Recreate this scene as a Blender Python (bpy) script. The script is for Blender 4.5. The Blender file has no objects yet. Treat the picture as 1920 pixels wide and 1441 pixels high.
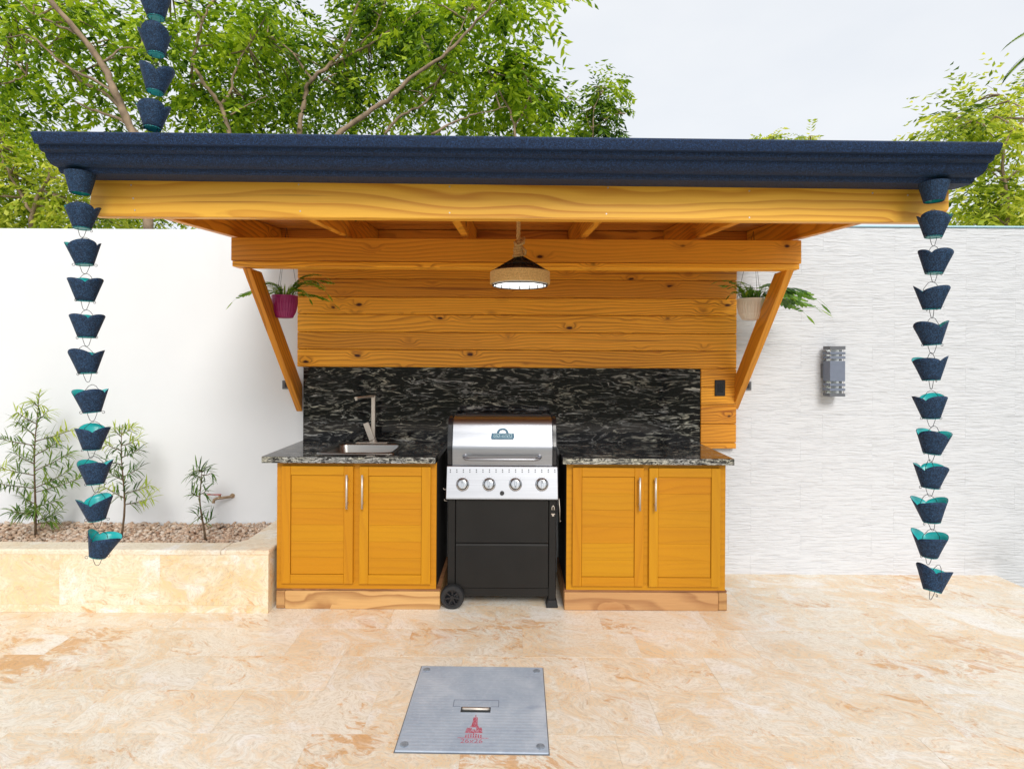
import bpy, bmesh, math, random
from mathutils import Vector, Matrix, Euler, noise as mnoise
R = math.radians
random.seed(7)
S = bpy.context.scene
C = S.collection

# ------------------------------------------------------------------ camera, world, sun, exposure
F, HY, EYE, ROLL = 1040.0, 672.0, 1.516, R(0.3)
cd = bpy.data.cameras.new('camera'); cam = bpy.data.objects.new('camera', cd); C.objects.link(cam)
cd.sensor_width = 36; cd.lens = F/1920*36; cd.clip_start = 0.05; cd.clip_end = 2000
cd.shift_x = 0; cd.shift_y = -(720.5-HY)/1920
cam.matrix_world = Matrix.Translation((0, 0, EYE)) @ Matrix.Rotation(R(90), 4, 'X') @ Matrix.Rotation(ROLL, 4, 'Z')
S.camera = cam

SUN_EL, SUN_AZ = 35, -12          # sun behind the camera, a little to the right
w = bpy.data.worlds.new('World'); S.world = w; w.use_nodes = True
nt = w.node_tree; nt.nodes.clear()
out = nt.nodes.new('ShaderNodeOutputWorld'); bg = nt.nodes.new('ShaderNodeBackground')
sky = nt.nodes.new('ShaderNodeTexSky'); sky.sky_type = 'NISHITA'; sky.sun_disc = False
sky.sun_elevation = R(SUN_EL); sky.sun_rotation = R(180+SUN_AZ)
tc = nt.nodes.new('ShaderNodeTexCoord'); mp = nt.nodes.new('ShaderNodeMapping')
mp.inputs['Scale'].default_value = (1.2, 1.2, 3.0)
nz = nt.nodes.new('ShaderNodeTexNoise'); nz.inputs['Scale'].default_value = 1.6; nz.inputs['Detail'].default_value = 6
rp = nt.nodes.new('ShaderNodeValToRGB')
rp.color_ramp.elements[0].position = .32; rp.color_ramp.elements[0].color = (5.9, 6.15, 6.5, 1)
rp.color_ramp.elements[1].position = .68; rp.color_ramp.elements[1].color = (6.8, 6.9, 7.0, 1)
mx = nt.nodes.new('ShaderNodeMix'); mx.data_type = 'RGBA'; mx.inputs[0].default_value = 0.9
nt.links.new(tc.outputs['Generated'], mp.inputs[0]); nt.links.new(mp.outputs[0], nz.inputs[0])
nt.links.new(nz.outputs[0], rp.inputs[0]); nt.links.new(sky.outputs[0], mx.inputs[6]); nt.links.new(rp.outputs[0], mx.inputs[7])
nt.links.new(mx.outputs[2], bg.inputs[0]); bg.inputs[1].default_value = 0.10
nt.links.new(bg.outputs[0], out.inputs[0])

sd = bpy.data.lights.new('sun', 'SUN'); so = bpy.data.objects.new('sun', sd); C.objects.link(so)
sd.energy = 1.5; sd.angle = R(22); sd.color = (1, .965, .91)
dirv = Vector((-math.sin(R(SUN_AZ))*math.cos(R(SUN_EL)), -math.cos(R(SUN_AZ))*math.cos(R(SUN_EL)), math.sin(R(SUN_EL))))
so.rotation_euler = dirv.to_track_quat('Z', 'Y').to_euler()
vs = S.view_settings; vs.view_transform = 'Standard'; vs.look = 'None'; vs.gamma = 1; vs.exposure = 0.56
vs.use_curve_mapping = False
S.render.engine = 'CYCLES'

# ------------------------------------------------------------------ helpers
def un(px, py):
    dx, dy = px-960, py-HY; c, s = math.cos(ROLL), math.sin(ROLL)
    return dx*c+dy*s, -dx*s+dy*c
def at(px, py, Y):
    x, y = un(px, py); return Vector((x*Y/F, Y, EYE-y*Y/F))
def onfloor(px, py, z=0.0):
    x, y = un(px, py); Y = (EYE-z)*F/y; return Vector((x*Y/F, Y, z))

class MB:
    def __init__(s): s.bm = bmesh.new()
    def _merge(s, b, mi=0):
        for f in b.faces: f.material_index = mi
        if any(f.smooth for f in b.faces):
            for e in b.edges:
                if len(e.link_faces) == 2 and e.calc_face_angle(0) > .75: e.smooth = False
        me = bpy.data.meshes.new('t'); b.to_mesh(me); b.free()
        s.bm.from_mesh(me); bpy.data.meshes.remove(me)
    def box(s, x0, x1, y0, y1, z0, z1, bev=0.0, mi=0, mat=None, seg=1):
        b = bmesh.new(); bmesh.ops.create_cube(b, size=1)
        for v in b.verts:
            v.co = Vector((x0+(v.co.x+.5)*(x1-x0), y0+(v.co.y+.5)*(y1-y0), z0+(v.co.z+.5)*(z1-z0)))
        if bev: bmesh.ops.bevel(b, geom=b.edges[:], offset=bev, segments=seg, affect='EDGES', profile=.5)
        if mat: b.transform(mat)
        s._merge(b, mi); return s
    def prism(s, pts, axis, a, b_, mi=0, bev=0):
        # pts = 2D outline; axis 'X': pts are (y,z); 'Y': (x,z); 'Z': (x,y)
        def mk(p, t):
            return {'X': (t, p[0], p[1]), 'Y': (p[0], t, p[1]), 'Z': (p[0], p[1], t)}[axis]
        b = bmesh.new()
        v0 = [b.verts.new(mk(p, a)) for p in pts]; v1 = [b.verts.new(mk(p, b_)) for p in pts]
        b.faces.new(v0); b.faces.new(v1[::-1]); n = len(pts)
        for i in range(n): b.faces.new((v0[(i+1) % n], v0[i], v1[i], v1[(i+1) % n]))
        bmesh.ops.recalc_face_normals(b, faces=b.faces[:])
        if bev: bmesh.ops.bevel(b, geom=b.edges[:], offset=bev, segments=1, affect='EDGES')
        s._merge(b, mi); return s
    def tube(s, pts, r, n=8, mi=0, closed=False, smooth=True):
        pts = [Vector(p) for p in pts]; m = len(pts)
        rr = r if isinstance(r, (list, tuple)) else [r]*m
        b = bmesh.new(); rings = []; up = None
        for i, p in enumerate(pts):
            if closed: t = pts[(i+1) % m]-pts[i-1]
            else: t = pts[min(i+1, m-1)]-pts[max(i-1, 0)]
            if t.length < 1e-9: t = Vector((0, 0, 1))
            t.normalize()
            if up is None:
                up = Vector((0, 0, 1)) if abs(t.z) < .9 else Vector((1, 0, 0))
            u = (up - t*up.dot(t));
            if u.length < 1e-6: u = t.orthogonal()
            u.normalize(); up = u; v = t.cross(u)
            rings.append([b.verts.new(p+(u*math.cos(2*math.pi*k/n)+v*math.sin(2*math.pi*k/n))*rr[i]) for k in range(n)])
        rng = range(m) if closed else range(m-1)
        for i in rng:
            A, B = rings[i], rings[(i+1) % m]
            for k in range(n):
                f = b.faces.new((A[k], A[(k+1) % n], B[(k+1) % n], B[k])); f.smooth = smooth
        if not closed:
            b.faces.new(rings[0][::-1]); b.faces.new(rings[-1])
        s._merge(b, mi); return s
    def lathe(s, prof, c=(0, 0, 0), n=24, axis='Z', mi=0, smooth=True, cap=True):
        b = bmesh.new(); rings = []
        for (r, h) in prof:
            ring = []
            for k in range(n):
                a = 2*math.pi*k/n; u, v = r*math.cos(a), r*math.sin(a)
                p = {'Z': (u, v, h), 'Y': (u, h, v), 'X': (h, u, v)}[axis]
                ring.append(b.verts.new(Vector(p)+Vector(c)))
            rings.append(ring)
        for i in range(len(rings)-1):
            for k in range(n):
                f = b.faces.new((rings[i][k], rings[i][(k+1) % n], rings[i+1][(k+1) % n], rings[i+1][k])); f.smooth = smooth
        if cap:
            b.faces.new(rings[0]); b.faces.new(rings[-1])
        bmesh.ops.recalc_face_normals(b, faces=b.faces[:])
        s._merge(b, mi); return s
    def raw(s, verts, faces, mi=0, smooth=False):
        b = bmesh.new(); vv = [b.verts.new(v) for v in verts]
        for f in faces:
            q = b.faces.new([vv[i] for i in f]); q.smooth = smooth
        s._merge(b, mi); return s
    def build(s, name, mat, parent=None, origin=None, **props):
        if origin is None: origin = parent.location.copy() if parent else Vector((0, 0, 0))
        origin = Vector(origin)
        bmesh.ops.translate(s.bm, verts=s.bm.verts[:], vec=-origin)
        me = bpy.data.meshes.new(name); s.bm.to_mesh(me); s.bm.free()
        for m in (mat if isinstance(mat, (list, tuple)) else [mat]): me.materials.append(m)
        return link(name, me, parent, origin, **props)

def wloc(o):
    v = o.location.copy()
    while o.parent: o = o.parent; v += o.location
    return v
def link(name, me, parent=None, origin=(0, 0, 0), **props):
    o = bpy.data.objects.new(name, me); C.objects.link(o)
    if parent: o.parent = parent; o.location = Vector(origin)-wloc(parent)
    else: o.location = origin
    for k, v in props.items(): o[k] = v
    return o
def thing(name, loc, label, cat, group=None, kind=None):
    o = bpy.data.objects.new(name, None); C.objects.link(o); o.location = loc; o.empty_display_size = .1
    o['label'] = label; o['category'] = cat
    if group: o['group'] = group
    if kind: o['kind'] = kind
    return o
def tag(o, label, cat, group=None, kind=None):
    o['label'] = label; o['category'] = cat
    if group: o['group'] = group
    if kind: o['kind'] = kind
    return o
def struct(o, label=None):
    o['kind'] = 'structure'
    if label: o['label'] = label
    return o
def pymesh(name, verts, faces, mat, smooth=False):
    me = bpy.data.meshes.new(name); me.from_pydata(verts, [], faces)
    for m in (mat if isinstance(mat, (list, tuple)) else [mat]): me.materials.append(m)
    if smooth: me.polygons.foreach_set('use_smooth', [True]*len(me.polygons))
    return me

# ------------------------------------------------------------------ material helpers
class NT:
    def __init__(s, name):
        s.m = bpy.data.materials.new(name); s.m.use_nodes = True; s.t = s.m.node_tree
        s.b = s.t.nodes['Principled BSDF']; s.out = s.t.nodes['Material Output']
    def n(s, typ, **kw):
        nd = s.t.nodes.new('ShaderNode'+typ)
        for k, v in kw.items(): setattr(nd, k, v)
        return nd
    def L(s, a, b): s.t.links.new(a, b)
    def val(s, x, sock):
        if hasattr(x, 'is_output') or isinstance(x, bpy.types.NodeSocket): s.L(x, sock)
        else: sock.default_value = x
    def math(s, op, a, b=0.0, c=None, clamp=False):
        nd = s.n('Math', operation=op, use_clamp=clamp); s.val(a, nd.inputs[0]); s.val(b, nd.inputs[1])
        if c is not None: s.val(c, nd.inputs[2])
        return nd.outputs[0]
    def vmath(s, op, a, b=None, scale=None):
        nd = s.n('VectorMath', operation=op); s.val(a, nd.inputs[0])
        if b is not None: s.val(b, nd.inputs[1])
        if scale is not None: s.val(scale, nd.inputs['Scale'])
        return nd.outputs[0]
    def obj(s): return s.n('TexCoord').outputs['Object']
    def rnd(s): return s.n('ObjectInfo').outputs['Random']
    def pos(s): return s.n('NewGeometry').outputs['Position']
    def map(s, v, scale=(1, 1, 1), rot=(0, 0, 0), loc=(0, 0, 0)):
        nd = s.n('Mapping'); s.L(v, nd.inputs[0]); nd.inputs['Scale'].default_value = scale
        nd.inputs['Rotation'].default_value = rot; nd.inputs['Location'].default_value = loc; return nd.outputs[0]
    def noise(s, v, scale=5, detail=4, rough=.5, dist=0.0, color=False):
        nd = s.n('TexNoise'); s.L(v, nd.inputs['Vector']); nd.inputs['Scale'].default_value = scale
        nd.inputs['Detail'].default_value = detail; nd.inputs['Roughness'].default_value = rough
        nd.inputs['Distortion'].default_value = dist
        return nd.outputs[1] if color else nd.outputs[0]
    def ramp(s, f, stops, interp='LINEAR'):
        nd = s.n('ValToRGB'); cr = nd.color_ramp; cr.interpolation = interp
        while len(cr.elements) < len(stops): cr.elements.new(.5)
        for e, (p, c) in zip(cr.elements, stops):
            e.position = p; e.color = (c, c, c, 1) if isinstance(c, (int, float)) else (*c, 1)
        s.L(f, nd.inputs[0]); return nd.outputs[0]
    def mix(s, f, a, b, mode='MIX'):
        nd = s.n('Mix', data_type='RGBA', blend_type=mode); s.val(f, nd.inputs[0])
        for x, i in ((a, 6), (b, 7)):
            if isinstance(x, tuple) and len(x) == 3: x = (*x, 1)
            s.val(x, nd.inputs[i])
        return nd.outputs[2]
    def bump(s, h, strength=.3, dist=.002, normal=None):
        nd = s.n('Bump'); nd.inputs['Strength'].default_value = strength; nd.inputs['Distance'].default_value = dist
        s.L(h, nd.inputs['Height'])
        if normal: s.L(normal, nd.inputs['Normal'])
        s.L(nd.outputs[0], s.b.inputs['Normal']); return nd.outputs[0]
    def set(s, **kw):
        for k, v in kw.items():
            sk = s.b.inputs[k.replace('_', ' ')]
            if isinstance(v, tuple) and len(v) == 3: v = (*v, 1)
            s.val(v, sk)
        return s
def simple(name, col, rough=.5, metal=0.0, nscale=None, namp=.12, bump=0, **kw):
    t = NT(name); t.set(Roughness=rough, Metallic=metal, **kw)
    if nscale:
        f = t.noise(t.obj(), nscale, 5, .6)
        lo = tuple(c*(1-namp) for c in col); hi = tuple(min(1, c*(1+namp)) for c in col)
        t.set(Base_Color=t.ramp(f, [(.3, lo), (.7, hi)]))
        t.set(Roughness=t.math('MULTIPLY_ADD', f, .2, rough-.1))
        if bump: t.bump(f, bump, .002)
    else: t.set(Base_Color=col)
    return t.m

def wood(name, axis='X', base=(.78, .33, .030), dark=(.32, .09, .008), knots=True, ring=13.0, rough=.42, rot=None, tintamp=.22, fine=.35, kscale=1.0, lines=34, lumamp=1.0):
    """stained pine, grain running along `axis` of the object"""
    t = NT(name)
    v = t.obj()
    off = t.vmath('SCALE', (37.1, 51.7, 23.9), scale=t.rnd())
    if rot: v = t.map(v, rot=rot)
    v = t.vmath('ADD', v, off)
    st = {'X': (.22, 1, 1), 'Y': (1, .22, 1), 'Z': (1, 1, .22)}[axis]
    g = t.map(v, scale=st)
    # knots
    ks = {'X': (.75, .8, 1.6), 'Y': (1.6, .75, 1.6), 'Z': (1.6, .8, .75)}[axis]
    kv = t.map(v, scale=tuple(k*3.6*kscale for k in ks))
    kd = t.noise(t.map(v, scale=(1, 1, 1)), 9, 2, .5, color=True)
    kv = t.vmath('ADD', kv, t.vmath('SCALE', kd, scale=.22))
    vo = t.n('TexVoronoi', feature='F1'); t.L(kv, vo.inputs['Vector']); vo.inputs['Scale'].default_value = 1
    sel = t.math('GREATER_THAN', t.vmath_sep(vo.outputs['Color']), .34)
    dist = vo.outputs['Distance']
    halo = t.math('MULTIPLY', t.ramp(dist, [(0.0, 1.0), (.42, 0.0)], 'EASE'), sel)
    core = t.math('MULTIPLY', t.ramp(dist, [(.06, 1.0), (.115, 0.0)]), sel)
    n1 = t.noise(g, 4.2, 2, .45, .2)
    if knots: n1 = t.math('ADD', n1, t.math('MULTIPLY', halo, .30))
    dp = t.n('VectorMath', operation='DOT_PRODUCT'); t.L(v, dp.inputs[0])
    dp.inputs[1].default_value = {'X': (0, .6, 1), 'Y': (.6, 0, 1), 'Z': (1, .6, 0)}[axis]
    fr = t.math('FRACT', t.math('MULTIPLY_ADD', n1, ring, t.math('MULTIPLY', dp.outputs['Value'], lines)))
    line = t.ramp(fr, [(0.0, .05), (.45, .10), (.80, .85), (.90, 1.0), (1.0, .05)])
    n2 = t.noise(t.map(v, scale=tuple(1 if a == .22 else 30 for a in st)), 5, 4, .6)     # fibres
    n3 = t.noise(g, 1.3, 3, .5)
    strength = t.ramp(n3, [(.3, .25), (.7, .85)])
    f = t.math('MULTIPLY', line, strength)
    f = t.math('ADD', f, t.math('MULTIPLY', t.math('SUBTRACT', n2, .5), fine), clamp=True)
    col = t.mix(f, base, dark)
    lum = t.noise(t.map(v, scale=tuple(a*1.0 for a in st)), 2.2, 2, .5)
    col = t.mix(1.0, col, t.ramp(lum, [(.3, (1-.16*lumamp, 1-.22*lumamp, 1-.28*lumamp)), (.7, (1+.12*lumamp, 1+.10*lumamp, 1+.05*lumamp))]), 'MULTIPLY')
    hsv = t.n('HueSaturation'); t.L(col, hsv.inputs['Color'])
    t.L(t.math('MULTIPLY_ADD', t.rnd(), tintamp, 1-tintamp*.55), hsv.inputs['Value'])
    t.L(t.math('MULTIPLY_ADD', t.rnd(), .010, .495), hsv.inputs['Hue'])
    col = hsv.outputs[0]
    if knots:
        col = t.mix(t.math('MULTIPLY', halo, .35), col, (.33, .09, .012))
        col = t.mix(core, col, (.055, .011, .004))
        # pitch streaks
        ps = t.noise(t.map(v, scale=tuple(a*(.55 if a == .22 else 7) for a in st)), 4, 3, .55, .3)
        col = t.mix(t.ramp(ps, [(.63, 0.0), (.72, .65)]), col, (.16, .035, .006))
    t.set(Base_Color=col, Roughness=t.math('MULTIPLY_ADD', n2, .25, rough-.1), Specular_IOR_Level=.35)
    t.bump(t.math('ADD', t.math('MULTIPLY', line, -.5), n2), .25, .0012)
    return t.m
def _sep(self, col):
    nd = self.n('SeparateColor'); self.L(col, nd.inputs[0]); return nd.outputs[0]
NT.vmath_sep = _sep

def granite(name, rough=.07, scale=1.0, speck=0.0):
    t = NT(name); v = t.vmath('ADD', t.obj(), t.vmath('SCALE', (13., 7., 5.), scale=t.rnd()))
    v = t.map(v, scale=(.85*scale, 1.4*scale, 3.9*scale), rot=(0, R(9), 0))
    w1 = t.noise(v, 3.2, 3, .5, color=True)
    w = t.vmath('ADD', v, t.vmath('SCALE', t.vmath('SUBTRACT', w1, (.5, .5, .5)), scale=.42))
    big = t.noise(t.map(v, scale=(1, 1, .75)), 3.0, 4, .6, .6)
    nA = t.noise(w, 1.7, 5, .56, .45)
    fr = t.math('FRACT', t.math('MULTIPLY', nA, 13.0))
    line = t.ramp(fr, [(.0, 0.0), (.52, 0.0), (.72, .9), (.84, .35), (.95, 0.0)])
    patch = t.ramp(big, [(.36, .12), (.50, .55), (.60, 1.0)])
    fine = t.noise(w, 17, 6, .70, .6)
    m = t.math('MULTIPLY', t.math('MULTIPLY', line, patch), t.ramp(fine, [(.42, .05), (.55, 1.15)]))
    blob = t.ramp(t.noise(t.map(w, loc=(3, 1, 7)), 4.6, 6, .62, 1.4), [(.60, 0.0), (.655, 1.0)])
    m = t.math('MAXIMUM', m, t.math('MULTIPLY', blob, t.ramp(fine, [(.38, .15), (.56, 1.0)])))
    if speck: m = t.math('ADD', m, t.math('MULTIPLY', t.ramp(t.noise(w, 26, 4, .7, 1.0), [(.48, 0.0), (.60, 1.0)]), speck))
    tint = t.ramp(t.noise(w, 3, 2), [(.4, (.55, .54, .44)), (.6, (.44, .45, .44))])
    col = t.mix(t.math('MINIMUM', m, 1.0), t.ramp(fine, [(.35, (.0035, .0035, .004)), (.75, (.022, .022, .024))]), tint)
    t.set(Base_Color=col, Roughness=rough, Specular_IOR_Level=.32)
    t.bump(fine, .03, .0005)
    return t.m

def stone(name, scale=1.0, orange=1.0, rough=.33, rnd=1.0, pale=(.84, .79, .69), ybase=(.80, .57, .32), og=(.66, .33, .10), diag=R(24), stretch=1.5):
    """cream coral limestone, polished, orange clouds and pale blotches"""
    t = NT(name); v = t.vmath('ADD', t.pos(), t.vmath('SCALE', (3.1*rnd, 5.3*rnd, 2.2*rnd), scale=t.rnd()))
    v = t.map(v, rot=(0, 0, diag))
    v = t.map(v, scale=(scale, scale*stretch, scale*1.6))
    wv = t.noise(v, 2.5, 3, .5, color=True)
    w = t.vmath('ADD', v, t.vmath('SCALE', t.vmath('SUBTRACT', wv, (.5, .5, .5)), scale=.6))
    big = t.noise(w, 1.5, 3, .55)
    mid = t.noise(w, 6.5, 10, .76, .15)
    fine = t.noise(w, 48, 8, .82, .1)
    col = t.mix(t.ramp(mid, [(.35, 0.0), (.65, 1.0)]), pale, tuple(a*.80+b*.20 for a, b in zip(pale, ybase)))
    a = t.math('ADD', t.math('MULTIPLY', mid, .75), t.math('MULTIPLY', big, .55))
    om = t.ramp(a, [(.61, 0.0), (.65, .35*orange), (.73, .85*orange), (.86, 1.0*orange)])
    om = t.math('MULTIPLY', om, t.ramp(fine, [(.42, .12), (.56, 1.0)]))
    col = t.mix(om, col, ybase)
    rid = t.math('ABSOLUTE', t.math('SUBTRACT', t.noise(w, 4.4, 9, .70, .3), .5))
    vein = t.math('MULTIPLY', t.ramp(rid, [(0., .8), (.016, 0.0)]), t.ramp(big, [(.42, 0.0), (.62, .75)]))
    col = t.mix(t.math('MULTIPLY', vein, .75*orange), col, og)
    rust = t.ramp(t.math('MULTIPLY', t.noise(w, 14, 7, .72), t.noise(v, 1.3, 2)), [(.305, 0.0), (.36, .7*orange)])
    col = t.mix(rust, col, og)
    white = t.ramp(t.noise(t.map(w, loc=(9, 3, 1)), 3.2, 5, .6), [(.54, 0.0), (.66, .75)])
    col = t.mix(white, col, (.88, .86, .82))
    pit = t.ramp(t.noise(t.map(v, loc=(4, 4, 4)), 24, 3, .6), [(.74, 0.0), (.78, .7)])
    col = t.mix(pit, col, (.16, .10, .06))
    col = t.mix(1.0, col, t.ramp(fine, [(.36, (.76, .70, .62)), (.52, (1.0, 1.0, 1.0)), (.66, (1.07, 1.08, 1.10))]), 'MULTIPLY')
    hsv = t.n('HueSaturation'); t.L(col, hsv.inputs['Color'])
    t.L(t.math('MULTIPLY_ADD', t.rnd(), .06, .955), hsv.inputs['Value'])
    t.set(Base_Color=hsv.outputs[0], Roughness=t.math('MULTIPLY_ADD', mid, .3, rough-.13), Specular_IOR_Level=.45)
    t.bump(t.math('ADD', t.math('MULTIPLY', fine, .5), t.math('MULTIPLY', pit, -2)), .12, .001)
    return t.m

def speckled(name, base=(.0045, .011, .030), hi=(.032, .080, .21), rough=.6, scale=420):
    t = NT(name); v = t.obj()
    f = t.noise(v, scale, 2, .6); g = t.noise(v, scale*.35, 3, .6)
    col = t.mix(t.ramp(f, [(.42, 0.0), (.66, 1.0)]), base, hi)
    col = t.mix(t.ramp(g, [(.40, .55), (.55, 0.0)]), col, (.010, .013, .022))
    t.set(Base_Color=col, Roughness=rough, Specular_IOR_Level=.22)
    t.bump(t.math('ADD', f, g), .7, .0012); return t.m

# materials
M = {}
M['wood_x'] = wood('pine_along_x'); M['wood_y'] = wood('pine_along_y', 'Y', ring=10)
M['wood_brace'] = wood('pine_along_brace', 'Z', rot=(R(-41), 0, 0), knots=False, ring=10)
M['wood_plank'] = wood('pine_plank', base=(.92, .42, .034), dark=(.30, .075, .006), ring=6.5, tintamp=.32, kscale=1.6, lines=46, fine=.5)
M['wood_beam'] = wood('pine_front_beam', base=(.88, .48, .06), dark=(.55, .20, .018), ring=5.5, kscale=.6, tintamp=.05, lines=24)
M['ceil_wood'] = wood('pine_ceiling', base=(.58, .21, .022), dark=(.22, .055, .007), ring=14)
M['door_wood'] = wood('cabinet_veneer', base=(.54, .235, .002), dark=(.47, .195, .002), ring=5, knots=False, tintamp=.02, fine=.55, rough=.45, lines=22, lumamp=.25)
M['door_wood_z'] = wood('cabinet_veneer_upright', 'Z', base=(.54, .235, .002), dark=(.46, .185, .002), ring=4, knots=False, tintamp=.02, fine=.45, rough=.45, lines=20, lumamp=.25)
M['plinth_wood'] = wood('raw_plinth_wood', base=(.56, .33, .14), dark=(.26, .11, .04), ring=5, kscale=.8, tintamp=.12, rough=.6, lines=12, fine=.6)
M['plinth_dark'] = wood('plinth_top_board', base=(.32, .15, .07), dark=(.12, .05, .02), rough=.6)
M['granite'] = granite('black_granite'); M['granite_edge'] = granite('black_granite_edge', rough=.35, scale=1.5, speck=1.2)
M['floor'] = stone('coral_limestone_floor', rnd=.35)
M['planter_stone'] = stone('coral_limestone_planter', scale=.9, orange=1.0, pale=(.83, .74, .57), ybase=(.80, .57, .28), stretch=1.3, diag=0, rough=.4)
M['planter_cap'] = stone('coral_limestone_cap', scale=.9, orange=.35, pale=(.80, .72, .58), stretch=1.3, diag=0, rough=.4)
M['navy'] = speckled('navy_granular_coating'); M['navy_cup'] = speckled('navy_cup_coating', base=(.006, .018, .042), hi=(.045, .105, .22), scale=420)
M['turq'] = simple('turquoise_enamel', (.02, .46, .46), .3, 0, 20, .15)
M['wire'] = simple('dark_wire', (.06, .06, .07), .35, .9)
M['steel'] = None
def steel(name, col=(.56, .56, .58), rough=.26, axis='X'):
    t = NT(name); sc = {'X': (2, 300, 300), 'Z': (300, 300, 2)}[axis]
    f = t.noise(t.map(t.obj(), scale=sc), 1.0, 3, .6)
    t.set(Base_Color=t.ramp(f, [(.3, tuple(c*.9 for c in col)), (.7, tuple(min(1, c*1.08) for c in col))]), Metallic=1.0,
          Roughness=t.math('MULTIPLY_ADD', f, .12, rough-.06)); t.bump(f, .05, .0003); return t.m
M['steel'] = steel('brushed_stainless', col=(.34, .355, .385), rough=.36); M['steel_panel'] = steel('brushed_panel', col=(.50, .515, .55), rough=.42); M['steel_sink'] = steel('sink_steel', col=(.30, .30, .29), rough=.3)
M['chrome'] = simple('satin_nickel', (.66, .60, .53), .45, .75)
M['chrome_cool'] = simple('bright_chrome', (.60, .62, .65), .25, 1.0)
M['black_metal'] = simple('black_enamel_steel', (.011, .0105, .010), .38, 0, 6, .15, Specular_IOR_Level=.28)
M['black_gloss'] = simple('black_gloss_casting', (.010, .011, .014), .22)
M['black_rubber'] = simple('black_rubber', (.013, .014, .016), .65, 0, 60, .3, .3)
M['black_plastic'] = simple('black_plastic', (.008, .008, .009), .45)
M['dark_side'] = simple('black_stained_board', (.012, .010, .009), .7, 0, 12, .3)  # near-black puts the shade of the narrow grill gap into the board colour
M['grey_plastic'] = simple('grey_outlet_plastic', (.11, .11, .12), .5)
M['lamp_grey'] = simple('painted_grey_aluminium', (.17, .20, .27), .45, 0, 30, .05)
M['lamp_dark'] = simple('painted_dark_grey', (.13, .14, .16), .5)
t = NT('clear_acrylic'); t.set(Base_Color=(.9, .95, .95), Roughness=.08, Transmission_Weight=.9, IOR=1.45); M['acrylic'] = t.m
M['rope'] = None
t = NT('sisal_rope'); f = t.noise(t.obj(), 180, 3, .6); t.set(Base_Color=t.ramp(f, [(.3, (.50, .29, .09)), (.7, (.82, .52, .20))]), Roughness=.85); t.bump(f, .5, .001); M['rope'] = t.m
t = NT('lit_led_panel'); t.set(Base_Color=(.9, .9, .9), Emission_Color=(.96, .98, 1, 1), Emission_Strength=2.4); M['led'] = t.m
M['white_enamel'] = simple('white_enamel', (.80, .82, .82), .4)
def plaster():
    t = NT('white_plaster'); v = t.obj(); a = t.noise(v, .8, 4, .55); b = t.noise(v, 90, 4, .6)
    d = t.noise(t.map(v, scale=(3, 3, .5)), 1.2, 5, .6)
    col = t.ramp(a, [(.35, (.73, .755, .785)), (.65, (.78, .80, .825))])
    col = t.mix(t.ramp(d, [(.58, 0.0), (.75, .12)]), col, (.60, .60, .57))
    t.set(Base_Color=col, Roughness=.85); t.bump(t.math('ADD', b, t.math('MULTIPLY', t.noise(v, 7, 3), 1.5)), .15, .002); return t.m
M['plaster'] = plaster()
def ripple():
    t = NT('rippled_white_tile'); v = t.vmath('ADD', t.pos(), t.vmath('SCALE', (.012, 1., .012), scale=t.rnd()))
    wv = t.noise(t.map(v, scale=(5, 5, 13)), 1.0, 3, .5)
    vv = t.vmath('ADD', t.map(v, scale=(7, 2, 92)), t.vmath('SCALE', (0, 0, 1.), scale=t.math('MULTIPLY', wv, 2.6)))
    h = t.noise(vv, 1.0, 3, .55, .5)
    h = t.ramp(h, [(.25, 0.0), (.5, .75), (.62, 1.0), (.8, .7)])
    P = t.pos(); st = t.noise(t.map(P, scale=(1.0, 1, 1.0)), 2.2, 4, .6)
    # grey weather stain low on the wall near the floor's edge
    ds = t.vmath('LENGTH') if False else None
    sub = t.vmath('SUBTRACT', t.map(P, scale=(1, 0, 1.4)), (3.38, 0, .18))
    ln = t.n('VectorMath', operation='LENGTH'); t.L(sub, ln.inputs[0])
    sm = t.math('MULTIPLY', t.ramp(ln.outputs['Value'], [(.02, .8), (.28, 0.0)]), t.ramp(st, [(.35, .3), (.6, 1.0)]))
    col = t.ramp(h, [(0.0, (.61, .625, .66)), (1.0, (.695, .71, .74))])  # ripple shading put into the colour: troughs darker, crests paler
    col = t.mix(t.math('MULTIPLY', sm, .75), col, (.33, .33, .33))
    t.set(Base_Color=col, Roughness=.6); t.bump(h, .75, .005); return t.m
M['ripple'] = ripple()
M['grout'] = simple('white_grout', (.60, .62, .66), .9)
M['blue_cap'] = simple('pale_blue_coping', (.45, .68, .78), .5)
M['fgrout'] = simple('cream_grout', (.70, .59, .43), .8, 0, 20, .15)
def leafm(name, dark, mid, lite, trans=.5):
    t = NT(name); r = t.n('NewGeometry').outputs['Random Per Island']
    P = t.noise(t.pos(), 1.5, 2, .5)
    f = t.math('ADD', t.math('MULTIPLY', r, .55), t.math('MULTIPLY_ADD', P, 1.3, -.38))
    col = t.ramp(f, [(.18, dark), (.5, mid), (.85, lite)])
    t.set(Base_Color=col, Roughness=.45, Specular_IOR_Level=.4)
    tr = t.n('BsdfTranslucent'); t.L(t.mix(1.0, col, (1.3, 1.25, .6), 'MULTIPLY'), tr.inputs[0])
    ms = t.n('MixShader'); ms.inputs[0].default_value = trans
    t.L(t.b.outputs[0], ms.inputs[1]); t.L(tr.outputs[0], ms.inputs[2]); t.L(ms.outputs[0], t.out.inputs[0]); return t.m
M['leaf'] = leafm('tree_leaf', (.025, .075, .008), (.22, .38, .02), (.62, .76, .06))
M['leaf_dark'] = leafm('tree_leaf_deep', (.018, .055, .010), (.13, .26, .02), (.50, .64, .05))
M['leaf_yellow'] = leafm('tree_leaf_yellowish', (.07, .14, .015), (.42, .54, .05), (.85, .86, .18))
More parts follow.
